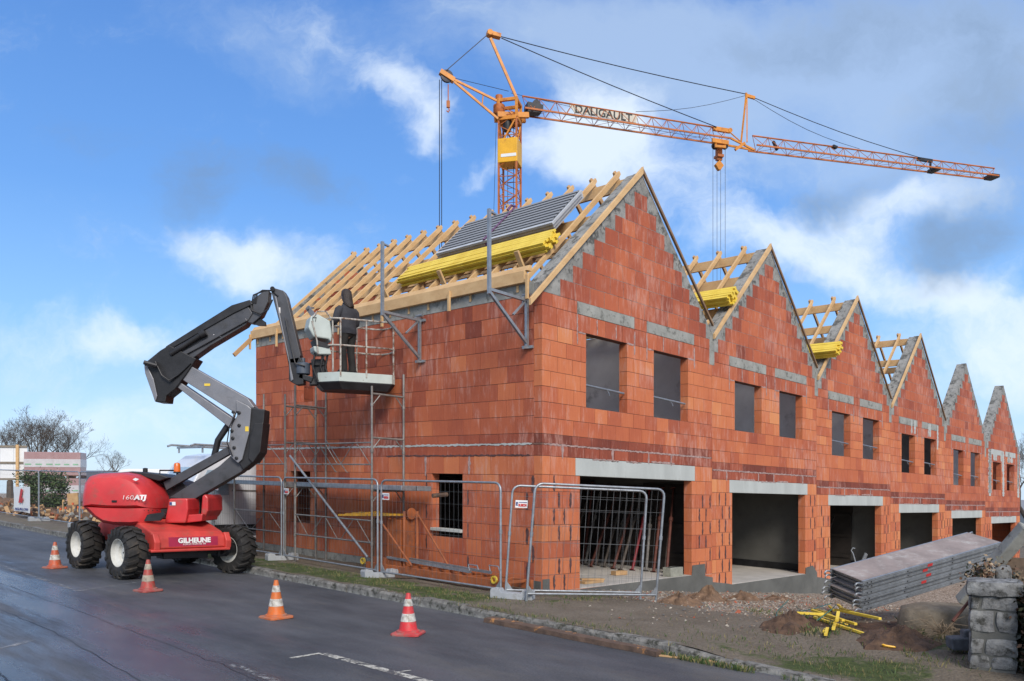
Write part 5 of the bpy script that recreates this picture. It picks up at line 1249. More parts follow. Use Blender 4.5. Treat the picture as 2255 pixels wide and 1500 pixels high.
# ------------------------------------------------------------------ traffic cones
def cone_(p, lab, col, dirt, rz, h=.54, tilt=(0, 0)):
    root = thing('traffic_cone', lab, 'traffic cone', p, 'traffic cones in the road', rz)
    M_C = mat('cone_' + col[0], col[1], .45, var=.12, spot=dirt, spots=(.42, .68), spscale=11); M_W = mat('cone_band_' + col[0], (.55, .53, .48), .5, var=.15, spot=(.24, .21, .17), spots=(.42, .66), spscale=14) if col[0] != 'grimy' else mat('cone_band_grimy', (.36, .31, .24), .6, var=.3, spot=(.17, .13, .1), spots=(.45, .7), spscale=9)
    b = MB(); s = .19
    b.loft([[V((x * k, y * k, z)) for x, y in ((-s, -s * .8), (-s * .8, -s), (s * .8, -s), (s, -s * .8), (s, s * .8), (s * .8, s), (-s * .8, s), (-s, s * .8))] for z, k in ((0, 1), (.022, 1), (.034, .93))])
    b.lathe([(.158, .03), (.155, .05), (.135, .062)], V(), n=20)
    b.build('base', mat('cone_base_' + col[0], tuple(c * .75 + .02 for c in col[1]), .7, var=.2, spot=(.2, .15, .12), spots=(.4, .7), spscale=6), root, world=False, smooth=40)
    zs = [.055, .175, .275, .375, .465, h]; R = lambda z: .125 - (.125 - .028) * (z - .05) / (h - .05)
    b = MB()
    b.lathe([(R(zs[0]), zs[0]), (R(h), h), (.022, h), (.018, h - .03)], V(), n=20, cap=False)
    b.build('cone_body', M_C, root, world=False, smooth=40)
    for i in (1, 3): b = MB(); b.lathe([(R(zs[i]) - .004, zs[i] - .004), (R(zs[i]) + .003, zs[i]), (R(zs[i + 1]) + .003, zs[i + 1]), (R(zs[i + 1]) - .004, zs[i + 1] + .004)], V(), n=20, cap=False); b.build('white_band', M_W, root, world=False, smooth=40)
ORA = ('orange', (.62, .13, .012)); REDC = ('red', (.60, .022, .028)); GRI = ('grimy', (.40, .045, .035)); ORD = ('dull_orange', (.50, .085, .025))
for (x, y), l, c, dd, rz in (((121, 1251), 'dull orange cone beyond the lift rear wheel, farthest of the cones', ORD, (.3, .12, .08), .3), ((326, 1302), 'grimy red cone with dirty bands beside the lift front wheel', GRI, (.22, .10, .07), .2), ((608, 1361), 'bright orange cone with white bands on the open road', ORA, (.45, .15, .05), .1), ((899, 1397), 'bright red cone with grey bands near the kerb', REDC, (.4, .08, .07), .6)):
    u, v = ground_at(x, y, RW); cone_(P(u, v, RW + .002), l, c, dd, RAD(44) + rz)

# ------------------------------------------------------------------ orange steel stand by the wall
def stand():
    root = thing('formwork_stand', 'rusty orange steel formwork stand folded along the side wall', 'formwork', P(-.5, 2, 0))
    va, vb = 4.12, -.02
    b = MB()
    for u in (-.85, -.28): b.bar(P(u, va, .13), P(u, vb, .13), .07, .16)
    n = 13
    for i in range(n): v = va + (vb - va) * (i + .5) / n; b.bar(P(-.85, v, .18), P(-.28, v, .18), .05, .05)
    b.bar(P(-.85, va, .13), P(-.28, va, .13), .07, .16); b.build('ladder_frame', M_RUST, root, bevel=.006)
    b = MB(); b.bx(-.72, -.34, 3.18, 3.55, .12, 1.12, P); b.bx(-.74, -.32, 3.56, 3.60, .2, 1.14, P); b.bar(P(-.68, 3.10, .1), P(-.68, 3.10, 1.3), .06, .05); b.bar(P(-.36, 3.08, .1), P(-.36, 3.08, 1.3), .06, .05); b.lathe([(.12, -.012), (.12, .012)], P(-.5, 3.1, 1.25), LV, 12); b.bx(-.80, -.6, 3.6, 4.0, .18, .32, P); b.build('column', M_RUST, root, bevel=.006)
    b = MB(); b.bar(P(-.78, 4.05, .2), P(-.76, 3.98, 1.12), .07, .05); b.build('post', M_OLDWOOD, root)
    for u, v0, v1, w0 in ((-.88, 3.75, 2.55, 1.18), (-.40, 3.0, 2.0, 1.22)): b = MB(); b.tube([P(u, v0, w0), P(u - .05, v1, .26)], .022, 8); b.build('strut', M_RUST, root)
    b = MB()
    for i in range(4): b.bar(P(-.95 + i * .12, 5.0 - i * .08, 1.14 + .02 * i), P(-.92 + i * .12, 3.25, 1.22), .05, .04)
    b.bar(P(-.95, 4.1, 1.21), P(-.5, 4.1, 1.25), .05, .04); b.build('guard_arm', mat('yellow_worn_steel', (.50, .26, .02), .6, var=.25, spot=(.2, .09, .03), spots=(.5, .7), spscale=6), root)
    for u, ve in ((-.72, 1.15), (-.48, .85)): b = MB(); b.bar(P(u, 3.6, .34), P(u + .03, ve, .27), .05, .05); b.tube([P(u + .03, ve + .02, .28), P(u + .03, ve + .05, .40), P(u + .03, ve - .18, .40), P(u + .03, ve - .22, .32)], .012, 6); b.build('galvanised_tube', M_GALV, root, smooth=40)
    b = MB()
    for v in (.32, 4.2): b.lathe([(.07, -.02), (.07, .02), (.045, .02), (.045, -.02), (.07, -.02)], P(-.9, v, .22), RV, 14, cap=False)
    b.build('lifting_ring', M_YELLOW, root)
stand()
b = MB(); b.bar(P(-1.05, 2.9, .05), P(-.55, 2.2, .05), .16, .08); tag(b.build('wood_block', M_OLDWOOD, None, loc=P(-.8, 2.5, .02), bevel=.008), 'dark wood packing block under the orange steel stand', 'wood block')
b = MB(); b.tube([P(-.35, 2.62, 1.63), P(-.02, 2.55, 1.66)], .045, 8); tag(b.build('pipe_stub', M_OLDWOOD, None, loc=P(-.3, 2.6, 1.63)), 'short grey pipe stub held on the scaffold beside the side window', 'pipe')

# ------------------------------------------------------------------ in and before the garages
tag((lambda b: (b.prism([P(4.22 + a, -.0 + .02, SLAB[0] + .002) + V((0, 0, c)) for a, c in ((0, 0), (.5, 0), (.5, .2), (0, .2))], LV * .2), [b.bx(4.24 + .02 + i * .24, 4.24 + .2 + i * .24, .05, .19, SLAB[0] + .202, SLAB[0] + .204, P, 1) for i in range(2)], b.build('concrete_block', [mat('block_concrete', (.27, .27, .22), .9, var=.2, scale=9, bump=.6, bscale=40), M_BLACK], None, loc=P(4.4, .1, SLAB[0]), bevel=.006))[-1])(MB()), 'grey hollow concrete block on the slab edge of the first garage', 'concrete block')
M_PROP = [mat('rusty_prop', (.10, .028, .018), .7, var=.4, scale=7), mat('dirty_prop', (.075, .06, .05), .7, var=.4, scale=9), mat('red_prop', (.17, .012, .018), .6, var=.2), mat('cement_prop', (.14, .13, .12), .85, var=.4, scale=14)]
PL = ('rust red prop', 'dirt brown prop', 'bright red prop', 'cement splashed prop')
def prop(p, q, m, lab, grp):
    root = thing('steel_prop', lab, 'steel prop', p, grp); d = (q - p)
    b = MB(); b.tube([p, p + d * .62], .034, 8); b.build('outer_tube', m, root, smooth=50)
    b = MB(); b.tube([p + d * .6, q], .025, 8); b.lathe([(.05, -.05), (.05, .05)], p + d * .62, d, 8); b.build('inner_tube', m, root, smooth=50)
    b = MB(); b.lathe([(.075, 0), (.075, .008)], p, d, 6); b.lathe([(.075, -.008), (.075, 0)], q, d, 6); b.build('end_plate', m, root)
M_PLY = mat('dark_backing_ply', (.022, .017, .014), .6, var=.4, scale=3, spot=(.07, .06, .05), spots=(.6, .75), spscale=4)  # boards added to blacken the garages, shade put into their colour
for k, v0, n, l in ((0, .35, 3, 'first garage behind the steel props'), (2, 1.2, 3, 'third garage behind the steel props')):
    for i in range(n):
        va, vb = v0 + i * 1.5, v0 + i * 1.5 + 1.46; U = JU[k + 1] - .1; z = SLAB[k] + .003; h = (2.05, 1.98, 2.08)[i]
        b = MB(); b.prism([P(U - .26, va, z), P(U - .06, va, z + h), P(U - .03, va, z + h), P(U - .23, va, z)], LV * (vb - va))
        for q in (.3, 1.0, 1.7): b.bx(0, 1, .03, 1.43, 0, 1, lambda a, c, d: P(U - .30 + .2 * q / 2 + .05 * a, va + c, z + q + .1 * d))
        tag(b.build('dark_backing_board', M_PLY, None, loc=P(U - .2, va, z)), ('nearest', 'middle', 'farthest')[i] + ' added dark board for shade, leaning in the ' + l, 'formwork board', 'dark boards added for shade in the garages')
PR = 'steel props leaning in the first garage'
for i in range(14):
    mi = (0, 1, 0, 3, 2, 1, 0, 3, 1, 0, 1, 3, 0, 1)[i]
    v = .75 + i * .21 + rnd(-.05, .05); prop(P(4.75 + rnd(-.3, .25) - .015 * i, v - .3, SLAB[0] + .01), P(5.76, v + rnd(-.1, .25), SLAB[0] + 1.95 + rnd(-.35, .12)), M_PROP[mi], PL[mi] + ' among those leaning inside the first garage behind the fence', PR)
for i in range(9):
    mi = (1, 3, 1, 0, 1, 1, 3, 1, 0)[i]; u0 = JU[2]
    v = 1.6 + i * .42; prop(P(u0 + 3.6 + rnd(-.2, .2), v, SLAB[2] + .01), P(u0 + 5.66, v + rnd(-.1, .25), SLAB[2] + 1.95 + rnd(-.3, .1)), M_PROP[mi], PL[mi] + ' in the dark third garage', 'steel props leaning in the third garage')
b = MB(); b.bx(1.55, 2.15, .25, .45, SLAB[0] + .002, SLAB[0] + .05, P); b.bar(P(1.7, .5, SLAB[0] + .07), P(2.2, .3, SLAB[0] + .06), .12, .03); tag(b.build('wood_offcut', M_WOOD2, None, loc=P(1.8, .3, SLAB[0]), bevel=.004), 'pale wood offcut on the slab behind the leaning fence', 'offcut')
b = MB(); b.bar(P(3.4, .95, SLAB[0] + .05), P(3.75, .9, SLAB[0] + .05), .16, .09); tag(b.build('wood_offcut', M_WOOD2, None, loc=P(3.5, .9, SLAB[0]), bevel=.004), 'small wood block at the foot of the props in the first garage', 'offcut')
p = P(JU[2] + 3.35, .12, SLAB[2]); root = thing('formwork_clamp', 'pale steel formwork clamp standing in the third garage opening', 'clamp', p)
b = MB(); b.bar(p, p + V((.28, .05, .62)), .16, .05, LV); b.build('web', M_GALV, root, bevel=.005)
b = MB(); b.tube([p + V((-.05, 0, .25)), p + V((-.16, 0, .62)), p + V((-.22, 0, .72)), p + V((-.17, 0, .80)), p + V((-.1, 0, .78))], .022, 7); b.bar(p + V((-.1, 0, .3)), p + V((.2, 0, .1)), .03, .05); b.build('hook', M_GALV, root, smooth=50)

# ------------------------------------------------------------------ stack of scaffold decks on the right
def decks():
    R0 = V((5.26, 12.3, -.05)); wv = V((-.27, .55, .14)); lv = V((2.95, 1.47, .485)); n = lv.normalized(); up = wv.cross(lv).normalized()
    if up.z < 0: up = -up
    H = .088
    for i in range(6):
        sh = wv * (.06 * math.sin(i * 2.1)) * .5 + lv * (.012 * math.cos(i * 1.7)); o = R0 + up * (H * i + .02) + sh
        root = thing('scaffold_deck', ('lowest', 'second from the bottom', 'third from the bottom', 'third from the top', 'second from the top', 'topmost')[i] + ' aluminium scaffold deck of the tilted stack', 'scaffold deck', o, 'stacked aluminium scaffold decks')
        f = lambda a, c, z: o + lv * a + wv * c + up * z
        b = MB()
        for c0, c1 in ((0, .05), (.95, 1)):
            b.hexa([f(a, c, z) for z in (0, H - .012) for a, c in ((0, c0), (1, c0), (1, c1), (0, c1))])
        for z in (.018, .045): 
            b.hexa([f(a, c, z + dz) for dz in (0, .012) for a, c in ((0, -.006), (1, -.006), (1, 0), (0, 0))]); b.hexa([f(a, c, z + dz) for dz in (0, .012) for a, c in ((0, 1), (1, 1), (1, 1.006), (0, 1.006))])
        b.build('side_rail', M_GALV, root, bevel=.003)
        b = MB(); b.hexa([f(a, c, z) for z in (H - .022, H - .010) for a, c in ((.002, .05), (.998, .05), (.998, .95), (.002, .95))]); b.build('plywood', mat('deck_plywood', (.235, .195, .18), .75, var=.2, scale=3, spot=(.36, .34, .32), spots=(.5, .75), spscale=4), root)
        b = MB(); b.hexa([f(a, c, z) for z in (.01, .05) for a, c in ((.02, .05), (.03, .05), (.03, .95), (.02, .95))]); b.build('cross_bar', M_SCAF, root)
        for c in (.03, .97):
            b = MB(); b.tube([f(.0, c, .03), f(-.02, c, .055), f(-.034, c, .06), f(-.043, c, .035), f(-.04, c, .005)], [.016, .015, .014, .013, .009], 6); b.build('hook', M_GALV, root, smooth=50); b = MB(); b.tube([f(1, c, .03), f(1.02, c, .055), f(1.034, c, .06), f(1.04, c, .02)], .014, 6); b.build('hook', M_GALV, root, smooth=50)
        if i > 1:
            b = MB(); a0 = .42 + .03 * math.sin(i * 3); b.hexa([f(a, c, z) for z in (.012, .058) for a, c in ((a0, -.008), (a0 + .035, -.008), (a0 + .035, -.0062), (a0, -.0062))]); b.build('sticker', M_REDINK, root)
        b = MB()
        for a in (.03, .055, .3, .62): b.lathe([(.011, 0), (.011, .003)], f(a, -.007, .032), -wv, 6)
        b.build('rivet', M_BLACK, root)
decks()
b = MB(); p, q = at(2118, 1326, 11.6), at(2262, 1160, 10.9); b.bar(p, q, .17, .17, V((0, 1, .2))); tag(b.build('concrete_beam', M_CONC, None, loc=p, bevel=.02), 'grey concrete beam leaning behind the stone gate pillar', 'beam')

# ------------------------------------------------------------------ yellow sticks, straps and litter on the mud
cu, cv_ = ground_at(1850, 1383, -.12)
root = None
pts = [((1760, 1362), (1985, 1418)), ((1790, 1372), (2005, 1430)), ((1786, 1338), (1930, 1398)), ((1815, 1395), (1852, 1333)), ((1818, 1403), (1828, 1370)), ((1826, 1336), (1880, 1395)), ((1752, 1361), (1800, 1364)), ((1800, 1360), (1900, 1392)), ((1805, 1352), (1892, 1400)), ((1835, 1398), (1855, 1332)), ((1845, 1338), (1885, 1382)), ((1788, 1358), (1890, 1398)), ((1862, 1358), (1900, 1372)), ((1850, 1352), (1940, 1390)), ((1840, 1360), (1935, 1389)), ((1870, 1370), (1938, 1391)), ((1843, 1390), (1846, 1378))]
for i, ((x0, y0), (x1, y1)) in enumerate(pts):
    if i in (0, 1, 2): x0, y0, x1, y1 = (1793, 1362, 1905, 1396) if i == 0 else (1800, 1356, 1898, 1389) if i == 1 else (1789, 1338, 1903, 1372)
    d = 11.15 - .02 * i; lift = .02 + .012 * i
    u0_, v0_ = gpix(x0, y0 + 4); u1_, v1_ = gpix(x1, y1 + 4)
    a = P(u0_, v0_, gh(u0_, v0_) + lift * .8); c = P(u1_, v1_, gh(u1_, v1_) + lift)
    c = a + (c - a).normalized() * (min(1.4, max(.9, (c - a).length)) if i not in (4, 16, 12, 6) else .4)
    b = MB(); b.bar(a, c, .042, .034); o = b.build('yellow_stake', M_YELLOW, None, loc=a, bevel=.003); tag(o, 'short yellow wooden stake in the loose pile on the mud before the decks', 'stake', 'yellow stakes in a loose pile')
def strap(pts, lab, m, r=.008):
    w = []
    for x, y, l in pts: u, v = gpix(x, y); w.append(P(u, v, gh(u, v) + l))
    b = MB(); b.tube(w, r, 5); tag(b.build('packing_strap', m, None, loc=w[0]), lab, 'strap', 'loose packing straps')
M_GREEN = mat('green_strap', (.02, .14, .11), .5)
strap([(1707, 1372, .02), (1712, 1352, .05), (1737, 1328, .1)], 'straight green plastic strap standing up from the mud near the yellow stakes', M_GREEN)
strap([(1753, 1340, .06), (1765, 1355, .05), (1772, 1372, .02)], 'green strap curling on the mud close beside the yellow stakes', M_GREEN)
strap([(1800, 1385, .12), (1830, 1370, .16), (1842, 1350, .16), (1830, 1338, .12), (1795, 1350, .08), (1750, 1352, .03)], 'green strap looped over the yellow stakes', M_GREEN)
u, v = gpix(1958, 1430); p = P(u, v, gh(u, v)); b = MB(); b.tube([p + V((-.08, 0, .06)), p + V((-.06, .02, .03)), p + V((.03, 0, .02)), p + V((.10, -.01, .02)), p + V((.05, -.03, .035)), p + V((-.05, -.02, .05)), p + V((-.08, 0, .06))], .012, 6)
tag(b.build('plastic_ring', mat('yellow_plastic', (.75, .40, .01), .4), None, loc=p, smooth=True), 'bright yellow plastic ring on the grass before the soil hole', 'ring')
b = MB(); n = 14; a, c = P(-2.60, ground_at(1098, 1366, RW)[1], RW), P(-2.66, ground_at(1478, 1440, RW)[1], RW); d = (c - a); nn = d.cross(ZV).normalized(); rings = []
for k in range(n + 1):
    t = k / n; wv = .125 * (1 - .3 * t) + .03 * noise.noise(V((k * .9, 2, 0))); j = .02 * noise.noise(V((k * .8, 5, 0))); cc = a + d * t
    rings.append([cc - nn * (wv + j) + ZV * .004, cc + nn * (wv - j) + ZV * .004, cc + nn * (wv - j - .012) + ZV * (.065 + .02 * noise.noise(V((k, 0, 3)))), cc - nn * (wv + j - .05) + ZV * (.07 + .025 * noise.noise(V((k, 4, 3))))])
b.loft(rings); tag(b.build('splintered_plank', M_OLDWOOD, None, loc=a), 'long dark splintered plank lying in the gutter along the kerb', 'plank')
b = MB(); a, c = P(*ground_at(1440, 1444, RW), RW + .012), P(*ground_at(1600, 1462, RW), RW + .012); b.bar(a, c, .05, .016); tag(b.build('splinter', M_WOOD2, None, loc=a), 'thin pale splinter beside the dark plank end at the kerb', 'splinter')

# ------------------------------------------------------------------ stone gate pillar with ivy and the wall behind it
def pillar():
    d = 9.35; p = at(2186, 1468, d); hw = .235
    xa = V((.88, -.47, 0)); ya = V((.47, .88, 0))
    root = thing('stone_pillar', 'rough grey granite gate pillar with a broad capstone', 'pillar', p)
    f = lambda a, c, z: p + xa * a + ya * c + ZV * z
    def block(x0, x1, y0, y1, z0, z1, name):
        b = MB(); nx, ny, nz = 4, 4, 3; cx, cy, cz = (x0 + x1) / 2, (y0 + y1) / 2, (z0 + z1) / 2
        bm = bmesh.new(); bmesh.ops.create_cube(bm, size=1); bmesh.ops.subdivide_edges(bm, edges=bm.edges[:], cuts=4, use_grid_fill=True)
        for v in bm.verts:
            q = v.co.copy(); e = sum(1 for t in q if abs(t) > .45); k = 1 - .035 * max(0, e - 1)
            q = V((q.x * (x1 - x0) * k, q.y * (y1 - y0) * k, q.z * (z1 - z0) * k)); w = V((cx, cy, cz)) + q
            w += V((noise.noise(w * 7), noise.noise(w * 7 + V((9, 0, 0))), noise.noise(w * 7 + V((0, 9, 0))))) * .022; v.co = f(*w)
        i = len(b.v); bm.verts.index_update(); b.idx([v.co.copy() for v in bm.verts], [[v.index for v in fc.verts] for fc in bm.faces]); bm.free()
        b.build(name, M_STONE, root, smooth=60)
    z = 0.0
    for h, sp in ((.16, .45), (.20, .30), (.055, 0), (.25, .55), (.17, .22)):
        if sp: block(-hw, -hw + 2 * hw * sp - .012, -hw, hw, z + .008, z + h - .008, 'stone'); block(-hw + 2 * hw * sp + .012, hw, -hw, hw, z + .008, z + h - .008, 'stone')
        z += h
    block(-hw - .03, hw + .06, -hw - .03, hw + .03, z, z + .16, 'capstone')
    b = MB(); b.hexa([f(a, c, zz) for zz in (-.1, z) for a, c in ((-hw + .02, -hw + .02), (hw - .02, -hw + .02), (hw - .02, hw - .02), (-hw + .02, hw - .02))]); b.build('mortar_core', M_RENDER, root)
    return p, f
PP, pf = pillar()
def leaves(name, pts, size, n, m, label=None, cat=None, spread=.1, kind=None, up=.3, parent=None):
    b = MB()
    for i in range(n):
        c = random.choice(pts) + V((random.gauss(0, spread), random.gauss(0, spread), random.gauss(0, spread)))
        d = V((rnd(-1, 1), rnd(-1, 1), rnd(-.6, 1))).normalized(); e = d.cross(V((rnd(-1, 1), rnd(-1, 1), rnd(-1, 1)))).normalized(); s = size * rnd(.6, 1.3)
        b.face([c - d * s, c - d * s * .2 + e * s * .55, c + d * s, c - d * s * .2 - e * s * .55], random.randint(0, len(m) - 1))
    o = b.build(name, m, parent, recalc=False, loc=None if parent else pts[0])
    if label: tag(o, label, cat)
    if kind: o['kind'] = kind
    return o
M_IVY = mat('dark_ivy', (.012, .016, .008), .45, col2=(.035, .04, .018), scale=3); M_BROWNLEAF = mat('brown_dead_leaves', (.10, .05, .025), .7, var=.4)
a0 = at(2215, 1240, 9.9); w0, w1 = at(2236, 1480, 9.3), at(2420, 1500, 7.9)
root = thing('garden_wall', 'low ivy grown stone wall running from the gate pillar', 'wall', w0)
b = MB(); dd = (w1 - w0); b.prism([w0 + V((.05, .25, -.2)), w1 + V((0, .25, -.2)), w1 + V((0, .25, .85)), w0 + V((.05, .25, .85))], V((.2, .3, 0))); b.build('wall_body', M_STONE, root)
leaves('ivy', [w0.lerp(w1, t) + V((0, .16, z)) for t in (0.03, .1, .2, .3, .4, .5) for z in (.02, .15, .3, .45, .6, .75, .85)] + [w0 + V((.06, .15, z)) for z in (.1, .3, .5, .7)], .035, 2600, [M_IVY, M_IVY, M_BROWNLEAF], spread=.07, parent=root)
# rough stump of wall with dead creeper behind the pillar, a rusty sheet beyond it
c = at(2185, 1262, 10.4); b = MB()
root = thing('wall_stump', 'broken stone stump with dead creeper just behind the pillar cap', 'wall', c - ZV * 1.1)
for zz, r_ in ((-.0, .16), (-.22, .2), (-.45, .22), (-.7, .23), (-.95, .24)):
    for k in range(2):
        o = c + V((rnd(-.05, .05) + (k - .5) * .2, rnd(-.05, .05), zz)); b.loft([[o + V((math.cos(q) * r_ * .7 * s * rnd(.8, 1.15), math.sin(q) * r_ * .7 * s * rnd(.8, 1.15), z_)) for q in [i * math.pi / 4 for i in range(8)]] for z_, s in ((-.12, .8), (-.07, 1), (.05, 1), (.1, .75))])
b.build('stones', M_STONE, root, smooth=60)
leaves('creeper', [c + V((rnd(-.25, .3), rnd(-.2, .1), rnd(-.3, .12))) for _ in range(20)], .03, 800, [M_BROWNLEAF, M_IVY, M_DRY], spread=.06, parent=root)
b = MB(); p = at(2214, 1228, 11.2); b.prism([p, p + V((1.3, -.5, 0)), p + V((1.3, -.5, -.8)), p + V((0, 0, -.8))], V((.02, .05, 0)))
for i in range(5): b.bar(p + V((.13 * i * 2, -.05 * i * 2 - .01, -.02)), p + V((.13 * i * 2, -.05 * i * 2 - .01, -.78)), .02, .03)
tag(b.build('steel_sheet', mat('mossy_rusty_sheet', (.11, .075, .05), .8, var=.5, scale=5, spot=(.30, .17, .02), spots=(.58, .7), spscale=4), None, loc=p), 'rusty mossy steel sheet behind the pillar and creeper', 'sheet')
b = MB(); p, q = at(2098, 1368, 10.6), at(2150, 1305, 10.7); b.tube([p, q], .02, 7); tag(b.build('rusty_bar', M_PROP[0], None, loc=p), 'thin rusty bar stuck in the soil beside the stone pillar', 'bar')
for (x, y, s), l in zip(((2115, 1418, .16), (2135, 1398, .11)), ('larger grey rubble block at the foot of the pillar', 'smaller grey rubble block at the foot of the pillar')):
    p = at(x, y, 9.9); b = MB(); b.hexa([p + V((a * s * rnd(.85, 1.1), c * s, z * s * rnd(.8, 1.1))) for z in (-.4, .6) for a, c in ((-1, -.7), (.9, -.6), (.8, .7), (-.8, .7))]); tag(b.build('rubble_block', mat('slate_block', (.10, .105, .115), .8, var=.3, scale=8, bump=.6), None, loc=p, bevel=.02), l, 'block', 'rubble blocks')
b = MB(); p = at(2072, 1362, 11.3); rr = [1 + .25 * noise.noise(V((i * .9, 3, 1))) for i in range(16)]
b.loft([[p + V((math.cos(i * math.pi / 8) * .56 * s * rr[i], math.sin(i * math.pi / 8) * .5 * s * rr[(i + 5) % 16], z)) for i in range(16)] for z, s in ((-.5, 1.15), (-.02, 1.0), (.13, .93), (.19, .6))])
tag(b.build('boulder', mat('lichen_boulder', (.11, .085, .055), .9, col2=(.24, .195, .135), scale=4, bump=1., bscale=12), None, loc=p, smooth=70), 'flat lichen brown boulder under the far end of the deck stack', 'boulder')
b = MB(); p = at(2075, 1395, 10.6)
for i in range(70):
    d = V((rnd(-1, .8), rnd(-.6, .4), rnd(-.1, .7))) * rnd(.15, .5); b.tube([p + d * .1, p + d * .6 + V((rnd(-.05, .05), 0, rnd(-.02, .08))), p + d + V((rnd(-.1, .1), 0, -.06))], [.005, .004, .002], 4, cap=False)
tag(b.build('dry_brambles', M_DRY, None, loc=p), 'tangle of dry bramble stalks between boulder and pillar', 'brambles')

# ------------------------------------------------------------------ spoil heaps and loose stones
def heap(x, y, ru, rv, h, label, seed):
    u, v = gpix(x, y); b = MB(); n, m = 44, 14; rings = []
    for j in range(m + 1):
        t = 1 - j / m; ring = []
        for i in range(n):
            q = 2 * math.pi * i / n; a, c = math.cos(q) * ru * t, math.sin(q) * rv * t
            z = h * (1 - t ** 1.2) * (1 + .9 * noise.noise(V((a * 4, c * 4, seed)))) + (.03 + h * .28 * (1 - t)) * noise.fractal(V((a * 9, c * 9, seed + 4)), .8, 2.1, 5)
            k = 1 + .2 * noise.noise(V((math.cos(q) * 2, math.sin(q) * 2, seed)))
            ring.append(P(u + a * k, v + c * k, gh(u + a * k, v + c * k) - (.03 if j == 0 else 0) + max(0, z)))
        rings.append(ring)
    b.loft(rings); o = b.build('soil_heap', M_HEAP2 if seed > 4 else M_HEAP, None, loc=P(u, v, gh(u, v)), smooth=25); tag(o, label, 'soil heap', 'small soil heaps')
M_HEAP2 = mat('dark_torn_soil', (.04, .022, .014), .95, col2=(.12, .068, .04), scale=7, bump=1., bscale=16)
M_HEAP = mat('orange_brown_spoil', (.075, .045, .026), .95, col2=(.20, .12, .07), scale=7, bump=1., bscale=16, spot=(.36, .28, .2), spots=(.6, .68), spscale=12)
for a in ((1500, 1330, .5, .4, .17, 'orange brown soil heap with rubble near the leaning fence', 1), (1560, 1322, .55, .4, .23, 'largest brown soil heap below the pier between the first garages', 2), (1640, 1318, .4, .35, .15, 'small soil heap with a pale stone before the second garage', 3), (1712, 1318, .6, .3, .1, 'low spread soil heap along the second garage plinth', 4), (1735, 1380, .55, .32, .16, 'dark clod heap just beside the yellow stakes', 5), (1975, 1412, .7, .5, .16, 'dark torn up soil heap before the deck stack', 6)): heap(*a)
b = MB(); ST = []
M_ST = [mat('pale_gravel', (.32, .28, .23), .9, var=.3, scale=20), mat('brown_gravel', (.17, .12, .085), .9, var=.3, scale=20), mat('brick_crumbs', (.30, .08, .04), .9, var=.2), mat('slate_gravel', (.12, .115, .11), .9, var=.3)]
for i in range(3800):
    if i < 3000: u, v = rnd(.6, 9.5), rnd(-3.9, -.05)
    else: u, v = random.gauss(2.2, 1.8), random.gauss(-3.4, .9)
    if v > -.05 or u < -1.5: continue
    s = rnd(.008, .028) * (2.0 if random.random() > .96 else 1); p = P(u, v, gh(u, v) + s * .2); q = [p + V((rnd(-1, 1), rnd(-1, 1), rnd(-.3, .9))) * s for _ in range(4)]
    top = p + V((0, 0, s)); a, c, d, e = [p + V((math.cos(t), math.sin(t), rnd(-.3, .5))) * s * rnd(.7, 1.3) for t in (0.3, 1.9, 3.4, 5)]
    b.idx([a, c, d, e, top], [(0, 1, 4), (1, 2, 4), (2, 3, 4), (3, 0, 4)], random.choice((0, 0, 1, 1, 3, 1, 2 if random.random() > .6 else 1)))
struct(b.build('gravel', M_ST, None, loc=P(3, -2, -.3), recalc=False), 'stuff')

# ------------------------------------------------------------------ grass
b = MB()
def blade(p, h, m):
    d = V((rnd(-1, 1), rnd(-1, 1), 0)) * h * .5; s = V((rnd(-1, 1), rnd(-1, 1), 0)).normalized() * h * .07
    b.face([p - s, p + s, p + d * .4 + ZV * h * .6 + s * .5, p + d + ZV * h * .85], m)
for cu_, cvv, su, sv, n, h in ((-1.7, 3.2, .25, 1.0, 1500, .04), (-1.75, 1.2, .2, .9, 1800, .045), (-1.5, .3, .35, .5, 900, .045), (-.2, -1.1, .5, .25, 600, .05), (-2.3, -.6, .08, 1.2, 700, .05), (-2.62, -4.9, .05, .5, 700, .07), (-2.7, -6.3, .05, .5, 500, .06), (.2, -6.6, .45, .35, 900, .07), (-.5, -6.3, .4, .5, 600, .05), (1.2, -6.3, .3, .2, 450, .12), (.1, -5.0, .3, .2, 500, .08), (-1.4, -6.0, .4, .5, 700, .05), (-1.6, 6, .2, 2, 900, .04), (-2.2, -2.6, .1, 1.6, 500, .04), (1.5, -3.6, .4, .3, 150, .07), (-1.4, -4.6, .5, .8, 500, .05)):
    for i in range(n):
        u, v = random.gauss(cu_, su), random.gauss(cvv, sv)
        if u < -2.66 or (u < -2.56 and v > -4.3): continue
        if noise.noise(V((u * 2.2, v * 2.2, 7))) < -.12: continue
        z = gh(u, v) if u > -2.42 else (.002 if u > -2.56 and v > -4.4 else RW)
        blade(P(u, v, z - .005), h * rnd(.5, 1.5), random.choice((0, 0, 1)))
struct(b.build('grass', [M_GRASS, mat('dry_grass', (.20, .17, .07), .8, var=.3)], None, loc=P(-1.5, 1, 0), recalc=False), 'stuff')
